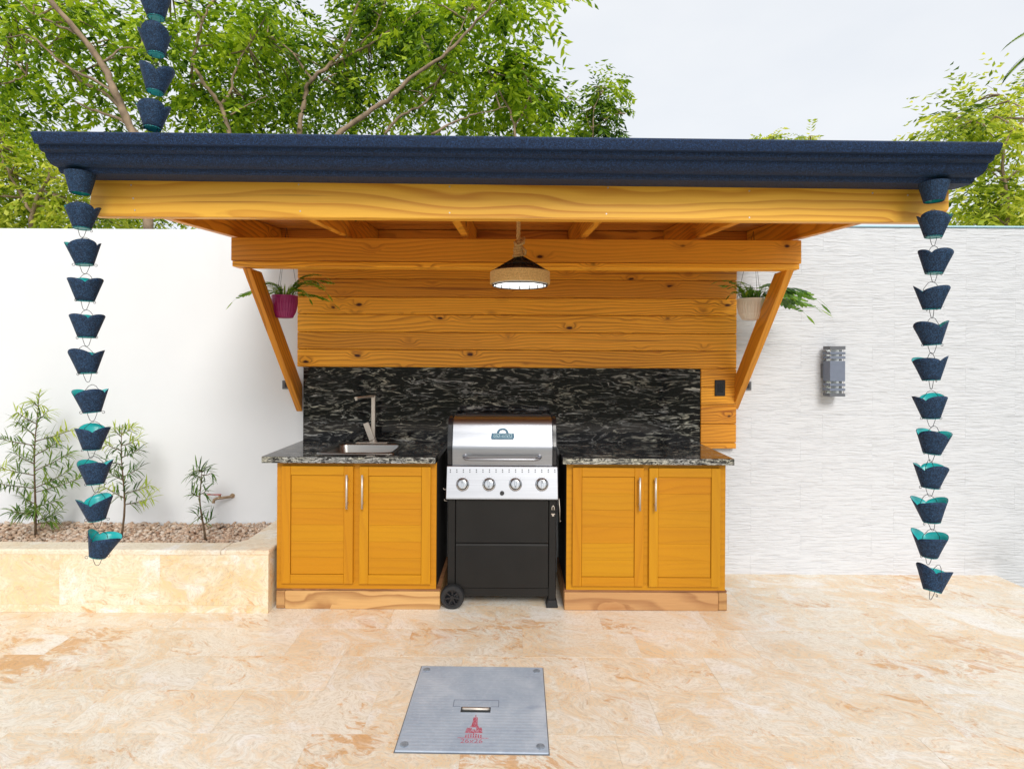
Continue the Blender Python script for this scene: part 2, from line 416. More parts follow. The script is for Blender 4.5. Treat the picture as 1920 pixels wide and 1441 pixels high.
M['needle'] = leafm('long_leaf', (.03, .09, .015), (.09, .19, .03), (.24, .34, .06), .35)
M['needle_new'] = leafm('fresh_leaf', (.25, .36, .05), (.40, .50, .08), (.55, .62, .14), .4)
M['frond'] = leafm('fern_frond', (.04, .12, .015), (.13, .30, .03), (.30, .50, .06), .35)
M['grass_blade'] = leafm('thin_blade', (.15, .25, .04), (.25, .38, .06), (.4, .5, .12), .35)
M['bark'] = simple('pale_bark', (.30, .215, .14), .85, 0, 9, .45, .6)
M['bark_dark'] = simple('dark_bark', (.16, .12, .085), .85, 0, 9, .4, .6)
M['stem'] = simple('plant_stem', (.12, .075, .04), .8, 0, 40, .3)
M['purple'] = simple('purple_plastic', (.30, .012, .13), .35)
M['cream_pot'] = simple('cream_plastic', (.82, .76, .66), .45)
def pebble():
    t = NT('river_pebble'); r = t.n('NewGeometry').outputs['Random Per Island']
    col = t.ramp(r, [(0, (.30, .17, .11)), (.2, (.50, .34, .23)), (.45, (.62, .46, .34)), (.65, (.44, .35, .28)), (.85, (.72, .62, .52)), (1, (.58, .38, .26))])
    col = t.mix(t.ramp(t.noise(t.obj(), 90, 3), [(.4, .25), (.6, 0.0)]), col, (.2, .13, .09))
    t.set(Base_Color=col, Roughness=.6); return t.m
M['pebble'] = pebble()
M['soil'] = simple('planter_soil', (.10, .06, .035), .95, 0, 30, .4, .5)
M['ground'] = simple('scrub_ground', (.10, .11, .05), .95, 0, 3, .5)
def coverm():
    t = NT('weathered_grey_cover'); v = t.obj()
    a = t.noise(v, 5, 5, .6); b = t.noise(v, 60, 4, .65)
    rib = t.n('TexWave', wave_type='BANDS', bands_direction='Y'); t.L(v, rib.inputs['Vector']); rib.inputs['Scale'].default_value = 17; rib.inputs['Distortion'].default_value = .6
    col = t.ramp(a, [(.3, (.33, .40, .50)), (.55, (.42, .49, .58)), (.72, (.54, .60, .68))])
    col = t.mix(t.ramp(b, [(.5, 0.0), (.75, .35)]), col, (.60, .66, .74))
    col = t.mix(t.ramp(t.noise(t.map(v, scale=(2, 5, 1)), 3, 4), [(.62, 0.0), (.72, .5)]), col, (.27, .32, .44))
    t.set(Base_Color=col, Roughness=.55, Metallic=.1); t.bump(t.math('ADD', rib.outputs['Fac'], t.math('MULTIPLY', b, .6)), .25, .0015); return t.m
M['cover'] = coverm()
M['red_paint'] = None
t = NT('worn_red_paint'); f = t.noise(t.obj(), 160, 3, .7)
t.set(Base_Color=t.ramp(f, [(.42, (.42, .04, .07)), (.62, (.46, .30, .38))]), Roughness=.7); M['red_paint'] = t.m
M['red_lever'] = simple('red_lever_paint', (.45, .07, .06), .45); M['bolt_grey'] = simple('weathered_bolt', (.26, .31, .37), .5, .3, 80, .3); M['brass'] = simple('dull_brass', (.45, .33, .22), .4, .8)
M['blue_badge'] = simple('blue_metal_badge', (.012, .12, .22), .35, 0); M['badge_lite'] = simple('badge_light_metal', (.42, .62, .70), .4, 0)
M['ink'] = simple('dark_print', (.03, .035, .04), .6)

# ------------------------------------------------------------------ ground, patio
gnd = MB(); gnd.raw([(-900, -900, -.62), (900, -900, -.62), (900, 900, -.62), (-900, 900, -.62)], [(0, 1, 2, 3)])
struct(gnd.build('ground', M['ground']), 'scrubby ground beyond and below the patio')
PX1 = 3.44
patio = MB(); patio.box(-6.5, PX1, -5, 3.955, -.60, -.003)
patio = struct(patio.build('patio', M['fgrout']), 'cream and orange coral stone patio in front of the kitchen')
# stone tiles, one object each near the camera's view; the rest of the sheet beyond
TW, TD, GAP = .61, .292, .0005
tmesh = {}
def tile_mesh(w_, d_):
    k = (round(w_, 3), round(d_, 3))
    if k not in tmesh:
        b = MB(); b.box(-w_/2, w_/2, -d_/2, d_/2, -.0025, 0, bev=.0003)
        me = bpy.data.meshes.new('tile'); b.bm.to_mesh(me); b.bm.free(); me.materials.append(M['floor']); tmesh[k] = me
    return tmesh[k]
rowY = 2.237 - 5*TD
rj = 0
while rowY < 3.95:
    y1 = min(rowY+TD, 3.95); off = [-.851, -.546, -.70, -.40, -.80, -.60][rj % 6]
    n0 = math.floor((-4.0-off)/TW); x = off+n0*TW
    while x < PX1:
        x1 = min(x+TW, PX1)
        if x1-x > .03:
            z = random.uniform(-.0006, .0004)
            o = link('tile', tile_mesh(x1-x-GAP, y1-rowY-GAP), patio, ((x+x1)/2, (rowY+y1)/2, z))
        x = x1
    rowY += TD; rj += 1
rest = MB(); rest.box(-6.5, PX1, -5, 2.237-5*TD-.002, -.005, -.0005)
rest.build('floor_slab', M['floor'], patio)

# ------------------------------------------------------------------ walls
ztl = at(215, 429, 3.96).z; ztr = at(1700, 423, 3.93).z
wl = MB(); wl.box(-8.5, 1.399, 3.96, 4.12, -.6, ztl, bev=.004)
tag(wl.build('garden_wall', M['plaster'], None, (-3, 3.96, -.6)), 'smooth white plastered garden wall behind the planter on the left', 'wall')
tw = thing('tiled_wall', (3.2, 3.94, -.6), 'white wall clad in rippled stone tiles behind the grey wall lamp', 'wall')
b = MB(); b.box(1.40, 5.6, 3.942, 4.12, -.6, ztr-.012); b.build('wall_core', M['grout'], tw)
b = MB(); b.box(1.40, 5.6, 3.922, 4.13, ztr-.0115, ztr, bev=.002); b.build('coping', M['blue_cap'], tw)
RW, RH = .506, .1655
zr = at(1700, 472, 3.93).z
rows = []; k = 0
z = zr
while z > -.6: z -= RH
rm = {}
r_i = round((zr - z)/RH)
while z < ztr-.02:
    z0, z1 = max(z, -.59), min(z+RH, ztr-.013)
    par = (r_i % 2)
    ox = at(1770, 600, 3.93).x if par else at(1811, 600, 3.93).x
    x = ox - RW*math.ceil((ox-1.40)/RW)
    while x < 5.6:
        x0, x1 = max(x, 1.402), min(x+RW, 5.6)
        if x1-x0 > .01:
            key = (round(x1-x0, 3), round(z1-z0, 3))
            if key not in rm:
                q = MB(); q.box(-key[0]/2+.0002, key[0]/2-.0002, 0, .0125, -key[1]/2+.0001, key[1]/2-.0001, bev=.0003)
                me = bpy.data.meshes.new('tile'); q.bm.to_mesh(me); q.bm.free(); me.materials.append(M['ripple']); rm[key] = me
            link('tile', rm[key], tw, ((x0+x1)/2, 3.929+random.uniform(-.0003, .0002), (z0+z1)/2))
        x += RW
    z += RH; r_i -= 1

# ------------------------------------------------------------------ planter
pl = thing('stone_planter', (-2.6, 3.35, 0), 'long low planter box faced with yellowish coral stone, left of the cabinets', 'planter')
PX = -1.437; PZ = .373; PY = 3.287
joints = [-5.0, -4.47, -3.87, -3.277, -2.677, -2.08, PX]
for a, b_ in zip(joints[:-1], joints[1:]):
    q = MB(); q.box(a+.0002, b_-.0002, PY, PY+.02, .047, PZ-.028, bev=.0004); q.build('facing_slab', M['planter_stone'], pl, ((a+b_)/2, PY, .2))
low = [-5.0, -4.2, -3.5, -2.95, at(180, 1138, PY).x, at(370, 1138, PY).x, at(462, 1138, PY).x, PX]
for a, b_ in zip(low[:-1], low[1:]):
    q = MB(); q.box(a+.0002, b_-.0002, PY-.001, PY+.02, .0, .0467, bev=.0004); q.build('facing_strip', M['planter_stone'], pl, ((a+b_)/2, PY, .02))
q = MB(); q.box(PX-.02, PX-.0005, PY+.021, 3.955, 0, PZ-.028, bev=.001); q.build('end_slab', M['planter_stone'], pl)
q = MB(); q.box(-5.0, PX-.021, PY+.021, PY+.125, 0, PZ-.029); q.box(PX-.2, PX-.021, PY+.126, 3.955, 0, PZ-.029); q.build('core_wall', M['fgrout'], pl)
caps = [-5.0, -4.3, -3.6, -2.95, -2.33, -1.72]
for a, b_ in zip(caps[:-1], caps[1:]):
    q = MB(); q.prism([(PY+.131, PZ), (PY+.131, PZ-.028), (PY-.004, PZ-.028), (PY-.004, PZ-.008), (PY-.002, PZ-.003), (PY+.003, PZ)], 'X', a+.0002, b_-.0002); q.build('cap_stone', M['planter_cap'], pl, ((a+b_)/2, PY, PZ))
q = MB(); q.prism([(-1.7192, PY-.004), (PX+.004, PY-.004), (PX+.004, 3.955), (-1.655, 3.955), (-1.655, PY+.19), (-1.7192, PY+.131)], 'Z', PZ-.028, PZ, bev=.005)
q.build('cap_stone', M['planter_cap'], pl, (-1.5, PY, PZ))
q = MB(); q.box(-5.0, -1.637, PY+.126, 3.955, 0, .30); q.build('soil', M['soil'], pl)
# gravel
ico = bmesh.new(); bmesh.ops.create_icosphere(ico, subdivisions=1, radius=1)
iv = [v.co.copy() for v in ico.verts]; ifc = [tuple(v.index for v in f.verts) for f in ico.faces]; ico.free()
V, Fc = [], []
for i in range(9500):
    x = random.uniform(-4.2, -1.65); y = random.uniform(PY+.135, 3.95)
    if x > -3.75 or i % 3 == 0:
        s = random.uniform(.008, .0165); sc = Vector((s*random.uniform(.9, 1.5), s*random.uniform(.8, 1.2), s*random.uniform(.5, .8)))
        mt = Euler((random.uniform(-.6, .6), random.uniform(-.6, .6), random.uniform(0, 6.3))).to_matrix()
        zz = .303+random.uniform(0, .034)+.010*mnoise.noise(Vector((x*3, y*3, 0)))
        n0 = len(V)
        for v in iv:
            jit = 1+.18*mnoise.noise(v*1.7+Vector((i*.37, 0, 0)))
            V.append(mt @ Vector((v.x*sc.x, v.y*sc.y, v.z*sc.z))*jit+Vector((x, y, zz)))
        Fc += [tuple(a+n0 for a in f) for f in ifc]
tag(link('gravel', pymesh('gravel', V, Fc, M['pebble'], True)), 'pinkish tan river pebbles filling the planter', 'gravel', kind='stuff')

# ------------------------------------------------------------------ canopy
cn = thing('wooden_canopy', (0, 3.9, 1.1), 'orange stained pine lean-to canopy with rafters over the grill', 'canopy')
def slantbox(name, A, B_, wdt, hgt, mat, parent):
    """board between two points (top edge line), constant x"""
    q = MB(); q.prism([(A[1], A[2]-hgt), (B_[1], B_[2]-hgt), (B_[1], B_[2]), (A[1], A[2])], 'X', A[0]-wdt/2, A[0]+wdt/2, bev=.0025)
    return q.build(name, mat, parent, (A[0], A[1], A[2]))
FY = 2.16
xl, xr = at(167, 372, FY).x, at(1780, 380, FY).x
zt = at(960, 335, FY).z; zb = at(960, 411.5, FY).z
q = MB(); q.prism([(xl+.012, zb+.006), (xl+.045, zb+.004), (xr-.04, zb-.002), (xr, zb+.05), (xr, zt+.02), (xl+.02, zt+.02), (xl, zb+.05)], 'Y', FY, FY+.038, bev=.003)
fb = q.build('front_beam', M['wood_beam'], cn, (0, FY, zb))
# nail heads on the front beam
nails = MB()
for px, py in [(246, 347), (250, 372), (253, 394), (560, 346), (563, 396), (843, 350), (843, 399), (1140, 352), (1137, 401), (1405, 358), (1405, 408), (1636, 362), (1702, 366)]:
    p = at(px, py, FY); nails.lathe([(.0035, 0), (.003, -.0015)], (p.x, FY, p.z), 8, 'Y')
nails.build('nail_head', M['chrome'], fb, kind='stuff')
def raft_b(Y): return 2.158+.082*(Y-2.55)
RX = [-1.625, -.955, -.27, .405, 1.065, 1.645]
for x in RX:
    slantbox('rafter', (x, FY+.039, raft_b(FY+.039)+.14), (x, 3.90, raft_b(3.90)+.14), .041, .14, M['wood_y'], cn)
HB = 3.125
hx0, hx1 = at(433, 470, HB).x, at(1503, 470, HB).x
hz = [at(960, y, HB).z for y in (447.5, 491.5, 502)]
q = MB(); q.box(hx0, hx1, HB, HB+.038, hz[1]+.001, hz[0], bev=.003); q.build('header_beam', M['wood_plank'], cn, (0, HB, hz[0]))
q = MB(); q.box(hx0+.008, hx1-.012, HB-.002, HB+.087, hz[2], hz[1]-.0015, bev=.003); q.build('header_batten', M['wood_plank'], cn, (0.3, HB, hz[2]))
# ceiling boards running across the rafters
y = FY+.04; i = 0
while y < 3.93:
    y1 = min(y+.138, 3.935)
    z0, z1 = raft_b(y)+.142, raft_b(y1)+.142
    q = MB(); q.prism([(y+.001, z0), (y1-.001, z1), (y1-.001, z1+.016), (y+.001, z0+.016)], 'X', -1.66, 1.69, bev=.0015)
    q.build('ceiling_board', M['ceil_wood'], cn, (0, y, z0)); y = y1
# blocking between rafters at the wall
for a, b_ in zip(RX[:-1], RX[1:]):
    q = MB(); q.box(a+.022, b_-.022, 3.845, 3.884, raft_b(3.86)-.01, raft_b(3.86)+.137, bev=.002)
    q.build('blocking', M['ceil_wood'], cn, ((a+b_)/2, 3.86, raft_b(3.86)))
q = MB(); q.prism([(FY-.06, raft_b(FY-.06)+.160), (3.955, raft_b(3.955)+.160), (3.955, raft_b(3.955)+.172), (FY-.06, raft_b(FY-.06)+.172)], 'X', -1.70, 1.73)
q.build('roof_sheet', M['navy'], cn)
for X, (tx, ty), (bx, by) in ((-1.0, (461.5, 502), (561, 771)), (1.0, (1482, 505), (1379.5, 767))):
    Yt, Yb = 3.15, 3.925 if X > 0 else 3.955
    T, B_ = at(tx, ty, Yt), at(bx, by, Yb)
    x = (T.x+B_.x)/2
    q = MB(); q.prism([(Yt, T.z), (Yt+.155, T.z), (Yb, B_.z+.185), (Yb, B_.z)], 'X', x-.021, x+.021, bev=.0025)
    q.build('brace', M['wood_brace'], cn, (x, Yt, T.z))

# ------------------------------------------------------------------ plank panel behind the cook space
pp = thing('plank_panel', (0, 3.93, 1.1), 'knotty pine plank panel on the wall above the black splashback', 'plank panel')
PF = 3.885
zs = [at(700, yy, PF).z for yy in (688, 654.8, 622.3, 589, 556.5, 522.6)]
while zs[-1] < 2.23: zs.append(zs[-1]+.125)
XL, XR = at(557.5, 600, PF).x, at(1381.5, 600, PF).x
for i, (a, b_) in enumerate(zip(zs[:-1], zs[1:])):
    q = MB(); q.box(XL, XR, PF, PF+.02, a+.0015, min(b_, 2.262)-.0015, bev=.0035); q.build('plank', M['wood_plank'], pp, (random.uniform(-.4, .4), PF, (a+b_)/2))
zl = [at(1350, yy, PF).z for yy in (691, 726, 760, 794.6, 829.6, 841)]
for a, b_ in zip(zl[:-1], zl[1:]):
    q = MB(); q.box(1.325, XR, PF, PF+.02, b_+.0015, a-.0015, bev=.003); q.build('plank', M['wood_plank'], pp, (1.4, PF, a))
q = MB(); q.box(XL+.004, XL+.04, PF+.021, 3.958, zs[0], 2.25); q.build('batten', M['ceil_wood'], pp)
q = MB(); q.box(XR-.04, XR-.004, PF+.021, 3.928, zl[-1], 2.25); q.build('batten', M['ceil_wood'], pp)

# ------------------------------------------------------------------ backsplash
BS = 3.897
x0, x1 = at(568.5, 760, BS).x, 1.3235
q = MB(); q.box(x0, x1, BS, 3.956, .9265, zs[0]-.002, bev=.001)
tag(q.build('splashback', M['granite'], None, (0, BS, .9)), 'polished black granite splashback with pale swirls behind grill and sink', 'splashback')

# ------------------------------------------------------------------ cabinets
CY = 3.352; CZ = .926; CT = .888
def door(parent, x0, x1, z0, z1, handle_x, joints):
    cx = (x0+x1)/2
    fr = MB(); y0, y1 = CY-.020, CY-.0005; wd = .055
    fr.box(x0, x0+wd, y0, y1, z0, z1, bev=.002); fr.box(x1-wd, x1, y0, y1, z0, z1, bev=.002)
    d = fr.build('door', M['door_wood_z'], parent, (cx, y0, z0))
    for za in (z1-wd, z0):
        rl = MB(); rl.box(x0+wd+.0005, x1-wd-.0005, y0+.0005, y1, za, za+wd, bev=.002); rl.build('door_rail', M['door_wood'], d, (cx, y0, z0))
    n = joints; hh = (z1-z0-2*wd-.004)/n
    for i in range(n):
        a = z0+wd+.002+i*hh
        q = MB(); q.box(x0+wd+.002, x1-wd-.002, y0+.0075, y1, a+.0003, a+hh-.0003, bev=.0006)
        q.build('door_plank', M['door_wood'], d, (cx, y0, a))
    h = MB(); hz0, hz1 = z1-.055-.155, z1-.055+.025
    hz0, hz1 = handle_x[1], handle_x[2]
    h.tube([(handle_x[0], y0-.028, hz0), (handle_x[0], y0-.028, hz1)], .0065, 12)
    for zz in (hz0+.03, hz1-.03): h.tube([(handle_x[0], y0, zz), (handle_x[0], y0-.028, zz)], .005, 8)
    h.build('handle', M['chrome'], d)
def cabinet(label, cx0, cx1, wx0, wx1, px0, px1, doors, hz, sinkhole=None):
    c = thing('base_cabinet', ((cx0+cx1)/2, 3.6, 0), label, 'cabinet', 'base cabinets under the granite worktops')
    z0 = .122
    q = MB(); fw = .02
    # carcass: sides, back, bottom
    q.box(cx0, cx0+.018, CY+.018, 3.93, z0, CT-.002); q.box(cx1-.018, cx1, CY+.018, 3.93, z0, CT-.002)
    q.box(cx0+.018, cx1-.018, 3.91, 3.93, z0, CT-.002); q.box(cx0+.018, cx1-.018, CY+.018, 3.91, z0, z0+.018)
    q.build('carcass', M['dark_side'], c)
    q = MB()
    xs = [cx0, doors[0][0]+.012, (doors[0][1]+doors[1][0])/2-.02, (doors[0][1]+doors[1][0])/2+.02, doors[1][1]-.012, cx1]
    q.box(xs[0], xs[1], CY, CY+.0175, z0, CT-.002, bev=.001); q.box(xs[2], xs[3], CY, CY+.0175, z0+.036, CT-.04, bev=.0); q.box(xs[4], xs[5], CY, CY+.0175, z0, CT-.002, bev=.001)
    q.box(xs[1], xs[4], CY, CY+.0175, z0, z0+.0355); q.box(xs[1], xs[4], CY, CY+.0175, CT-.0395, CT-.002)
    q.build('face_frame', M['door_wood'], c)
    for (a, b_, zt_, zb_, hx, jn) in doors:
        door(c, a, b_, zb_, zt_, (hx, hz[0], hz[1]), jn)
    eb = .052; exs = (px1-eb, px1) if px0 > 0 else (px0, px0+eb); lxs = (px0, px1-eb-.0015) if px0 > 0 else (px0+eb+.0015, px1)
    pk = MB(); pk.box(exs[0], exs[1], CY-.004, CY+.03, .001, .107, bev=.004); pk.build('plinth_block', M['plinth_wood'], c, ((exs[0]+exs[1])/2, CY, .05))
    pk = MB(); pk.box(lxs[0], lxs[1], CY-.006, CY+.03, 0.0, .108, bev=.004); pk.box(px0, px0+.03, CY+.031, 3.9, 0, .105, bev=.002); pk.box(px1-.03, px1, CY+.031, 3.9, 0, .105, bev=.002)
    pk.build('plinth', M['plinth_wood'], c)
    pk = MB(); pk.box(px0, px1, CY+.003, 3.91, .1095, .1205, bev=.001); pk.build('plinth_board', M['plinth_dark'], c)  # dark strip: shadow line of the gap above the plinth, put in as colour
    wt = MB()
    if sinkhole:
        a0, a1, b0, b1 = sinkhole
        wt.box(wx0, a0, 3.302, 3.956, CT, CZ); wt.box(a1, wx1, 3.302, 3.956, CT, CZ)
        wt.box(a0, a1, 3.302, b0, CT, CZ); wt.box(a0, a1, b1, 3.956, CT, CZ)
    else: wt.box(wx0, wx1, 3.302, 3.956 if wx0 < 0 else 3.928, CT, CZ, bev=.001)
    wo = wt.build('worktop', M['granite'], c)
    e = MB(); e.box(wx0+.0005, wx1-.0005, 3.2985, 3.3015, CT+.0015, CZ-.0015, bev=.001); e.build('worktop_edge', M['granite_edge'], wo)
    return c
def dx(px): return at(px, 1000, CY-.02).x
def dz(px, py): return at(px, py, CY-.02).z
cabL = cabinet('mustard wooden base cabinet with the sink in its granite top, left of the grill',
    at(519, 1000, CY).x, at(818, 1000, CY).x, -1.487, -.452, at(518, 1120, CY).x, at(825, 1120, CY).x,
    [(dx(527), dx(661.5), dz(600, 873.5), dz(600, 1094), at(650.5, 920, CY-.04).x, 6), (dx(673), dx(807), dz(740, 875), dz(740, 1095), at(679.5, 920, CY-.04).x, 6)],
    (at(665, 953.5, CY-.045).z, at(665, 890, CY-.045).z), (-1.185, -.735, 3.42, 3.80))
cabR = cabinet('mustard wooden base cabinet with uncluttered granite top, right of the grill',
    at(1062, 1000, CY).x, at(1360, 1000, CY).x, .306, 1.327, at(1058, 1120, CY).x, at(1363, 1120, CY).x,
    [(dx(1073.5), dx(1207), dz(1140, 876.5), dz(1140, 1099), at(1199.5, 920, CY-.04).x, 6), (dx(1217), dx(1351), dz(1284, 877.5), dz(1284, 1100.5), at(1229, 920, CY-.04).x, 6)],
    (at(1214, 957, CY-.045).z, at(1214, 895, CY-.045).z))

# ------------------------------------------------------------------ sink and tap
sk = thing('sink', (-.96, 3.62, CZ), 'small stainless drop-in sink set in the left worktop', 'sink')
def rrect(x0, x1, y0, y1, r, n=6):
    pts = []
    for cx, cy, a0 in ((x1-r, y1-r, 0), (x0+r, y1-r, 90), (x0+r, y0+r, 180), (x1-r, y0+r, 270)):
        for k in range(n+1): a = R(a0+90*k/n); pts.append((cx+r*math.cos(a), cy+r*math.sin(a)))
    return pts
def loft(levels, close_last=True):
    V, Fq = [], []; n = len(levels[0][0])
    for pts, z in levels: V += [(p[0], p[1], z) for p in pts]
    for i in range(len(levels)-1):
        for k in range(n): Fq.append((i*n+k, i*n+(k+1) % n, (i+1)*n+(k+1) % n, (i+1)*n+k))
    if close_last: Fq.append(tuple(range((len(levels)-1)*n, len(levels)*n)))
    return V, Fq
L_ = [(rrect(-1.20, -.72, 3.395, 3.85, .02), CZ+.0005), (rrect(-1.198, -.722, 3.397, 3.848, .02), CZ+.006), (rrect(-1.165, -.745, 3.425, 3.765, .05), CZ+.006),
      (rrect(-1.160, -.750, 3.43, 3.76, .05), CZ-.002), (rrect(-1.15, -.76, 3.44, 3.75, .05), CZ-.15), (rrect(-1.12, -.79, 3.47, 3.72, .05), CZ-.165)]
V, Fq = loft(L_)
link('basin', pymesh('basin', [Vector(v)-sk.location for v in V], Fq, M['steel_sink'], True), sk, sk.location)
q = MB(); q.lathe([(.035, CZ-.1645), (.035, CZ-.162), (.02, CZ-.162)], (-.955, 3.60, 0), 20); q.build('drain', M['chrome'], sk)
fx = at(700, 820, 3.80).x; FYt = 3.80
tp = thing('kitchen_tap', (fx, FYt, CZ+.006), 'tall square-necked nickel mixer tap behind the sink', 'tap')
q = MB(); q.box(fx-.115, fx+.10, FYt-.025, FYt+.028, CZ+.0062, CZ+.012, bev=.002); q.build('deck_plate', M['chrome'], tp)
q = MB(); q.lathe([(.026, CZ+.012), (.026, CZ+.02), (.021, CZ+.024), (.019, CZ+.045)], (fx, FYt, 0), 20)
zc0, zc1 = at(700, 805, FYt).z, at(700, 741, FYt).z
q.box(fx-.013, fx+.013, FYt-.012, FYt+.012, CZ+.045, zc1, bev=.004, seg=2); q.build('column', M['chrome'], tp)
ex = at(667, 743, 3.62)
q = MB(); d = Vector((ex.x, 3.62, zc1))-Vector((fx, FYt, zc1)); L2 = d.length; ang = math.atan2(d.y, d.x)
mt = Matrix.Translation((fx, FYt, zc1)) @ Matrix.Rotation(ang, 4, 'Z')
q.box(-.012, L2, -.013, .013, -.012, .001, bev=.003, mat=mt); q.lathe([(.009, -.022), (.009, -.012)], (ex.x-.0*d.x, 3.635, zc1), 12)
q.build('spout', M['chrome'], tp)
q = MB(); mt = Matrix.Translation((fx-.002, FYt-.022, CZ+.03)) @ Matrix.Rotation(R(-21), 4, 'Y')
q.box(-.019, .019, -.008, .008, .0, .125, bev=.004, seg=2, mat=mt); q.build('lever', M['chrome'], tp)

# ------------------------------------------------------------------ grill
gr = thing('gas_grill', (-.056, 3.6, 0), 'black and stainless gas grill with closed lid between the two cabinets', 'grill')
lid = [(3.408, .860), (3.400, .95), (3.401, .972), (3.405, .985), (3.412, 1.0), (3.426, 1.05), (3.440, 1.10), (3.452, 1.122), (3.472, 1.138), (3.505, 1.149), (3.56, 1.154), (3.76, 1.14), (3.82, 1.10), (3.85, 1.02), (3.855, .86)]
def smooth_faces(o, ang=40):
    for p in o.data.polygons: p.use_smooth = True
    try: o.data.set_sharp_from_angle(angle=R(ang))
    except Exception: pass
q = MB(); q.prism(lid, 'X', -.362, .250); lo = q.build('lid', M['steel'], gr); smooth_faces(lo, 25)
def grow(pts, d): c = (3.62, .99); return [(c[0]+(a-c[0])*(1+d), max(.86, c[1]+(b-c[1])*(1+d))) for a, b in pts]
for a, b_ in ((-.395, -.3625), (.2505, .279)):
    q = MB(); q.prism(grow(lid, .035), 'X', a, b_, bev=.005); smooth_faces(q.build('lid_end', M['black_gloss'], lo), 30)
q = MB(); q.box(-.3, .2, 3.62, 3.66, 1.140, 1.156, bev=.004); q.build('lid_vent', M['black_gloss'], lo)
hp = [(-.286+.018*0, 3.41, .915), (-.286, 3.372, .914), (-.276, 3.353, .910), (-.250, 3.346, .907), (.136, 3.346, .907), (.162, 3.353, .910), (.172, 3.372, .914), (.172, 3.41, .915)]
q = MB(); q.tube(hp, .0095, 12)
for x in (-.286, .172): q.lathe([(.016, 3.4085), (.016, 3.402), (.011, 3.399)], (x, 0, .915), 14, 'Y')
q.build('lid_handle', M['steel'], lo)
# badge on the sloping face
bc = Vector((-.055, 3.4245, 1.040)); tilt = math.atan2(.014, .05)
BM = Matrix.Translation(bc) @ Matrix.Rotation(-tilt, 4, 'X')
q = MB()
pts = [(-.071, -.012), (-.068, -.022), (.066, -.022), (.071, -.010), (.068, .014), (-.066, .014)]
qq = MB(); qq.prism(pts, 'Y', -.008, -.001, bev=.002); qq.bm.transform(BM); me_ = qq.build('badge', M['blue_badge'], lo)
qq = MB()
arc = [(.036*math.cos(R(a))*1.0, .016+.030*math.sin(R(a))) for a in range(0, 181, 15)]
arc2 = [(.022*math.cos(R(a)), .016+.020*math.sin(R(a))) for a in range(180, -1, -15)]
qq.prism(arc+arc2, 'Y', -.006, -.001); qq.bm.transform(BM); qq.build('badge_arch', M['blue_badge'], me_)
qq = MB(); qq.box(-.06, .06, -.0095, -.0083, -.0135, -.0115); qq.box(-.06, .06, -.0095, -.0083, .0095, .0115)
qq.bm.transform(BM); qq.build('badge_rim', M['badge_lite'], me_)
def textmesh(name, s, size, mat, parent, M4, flip=False, ext=.0006, sx=1.0, **kw):
    cu = bpy.data.curves.new(name, 'FONT'); cu.body = s; cu.size = size; cu.align_x = 'CENTER'; cu.align_y = 'CENTER'; cu.extrude = ext; cu.resolution_u = 2
    tmp = bpy.data.objects.new('tmp', cu); C.objects.link(tmp)
    dg = bpy.context.evaluated_depsgraph_get(); me = bpy.data.meshes.new_from_object(tmp.evaluated_get(dg))
    bpy.data.objects.remove(tmp); me.name = name
    if flip or sx != 1:
        me.transform(Matrix.Diagonal(((-sx if flip else sx), 1, 1, 1)))
        if flip: me.flip_normals()
    me.transform(M4); me.transform(Matrix.Translation(-wloc(parent)))
    me.materials.clear(); me.materials.append(mat)
    return link(name, me, parent, wloc(parent), **kw)
textmesh('badge_lettering', 'Dyna-Glo', .026, M['badge_lite'], me_, BM @ Matrix.Translation((0, -.0092, -.001)) @ Matrix.Rotation(R(90), 4, 'X'), flip=True, sx=1.15)
# control panel, leaning slightly
cp = MB(); cp.prism([(3.392, .857), (3.352, .670), (3.352, .664), (3.42, .664), (3.46, .857)], 'X', -.3955, .2835, bev=.003)
cpo = cp.build('control_panel', M['steel_panel'], gr)
pt = math.atan2(.04, .187)
def onp(px, py, off=0.0):
    # point on the sloping panel face
    for Yg in (3.37,)*1:
        p = at(px, py, Yg)
    y = 3.352+(p.z-.670)*(.04/.187); p = at(px, py, y); y = 3.352+(p.z-.670)*(.04/.187)
    p = at(px, py, y); return Matrix.Translation((p.x, y, p.z)) @ Matrix.Rotation(-pt, 4, 'X') @ Matrix.Translation((0, -off, 0))
vh = MB()
for i in range(17):
    for py in (880.5, 884.3):
        qq = MB(); qq.box(-.0030, .0030, -.0008, .0003, -.0034, .0034); qq.bm.transform(onp(844.3+i*12.25, py)); me = bpy.data.meshes.new('x'); qq.bm.to_mesh(me); qq.bm.free(); vh.bm.from_mesh(me); bpy.data.meshes.remove(me)
vh.build('vent_slots', M['ink'], cpo, kind='stuff')
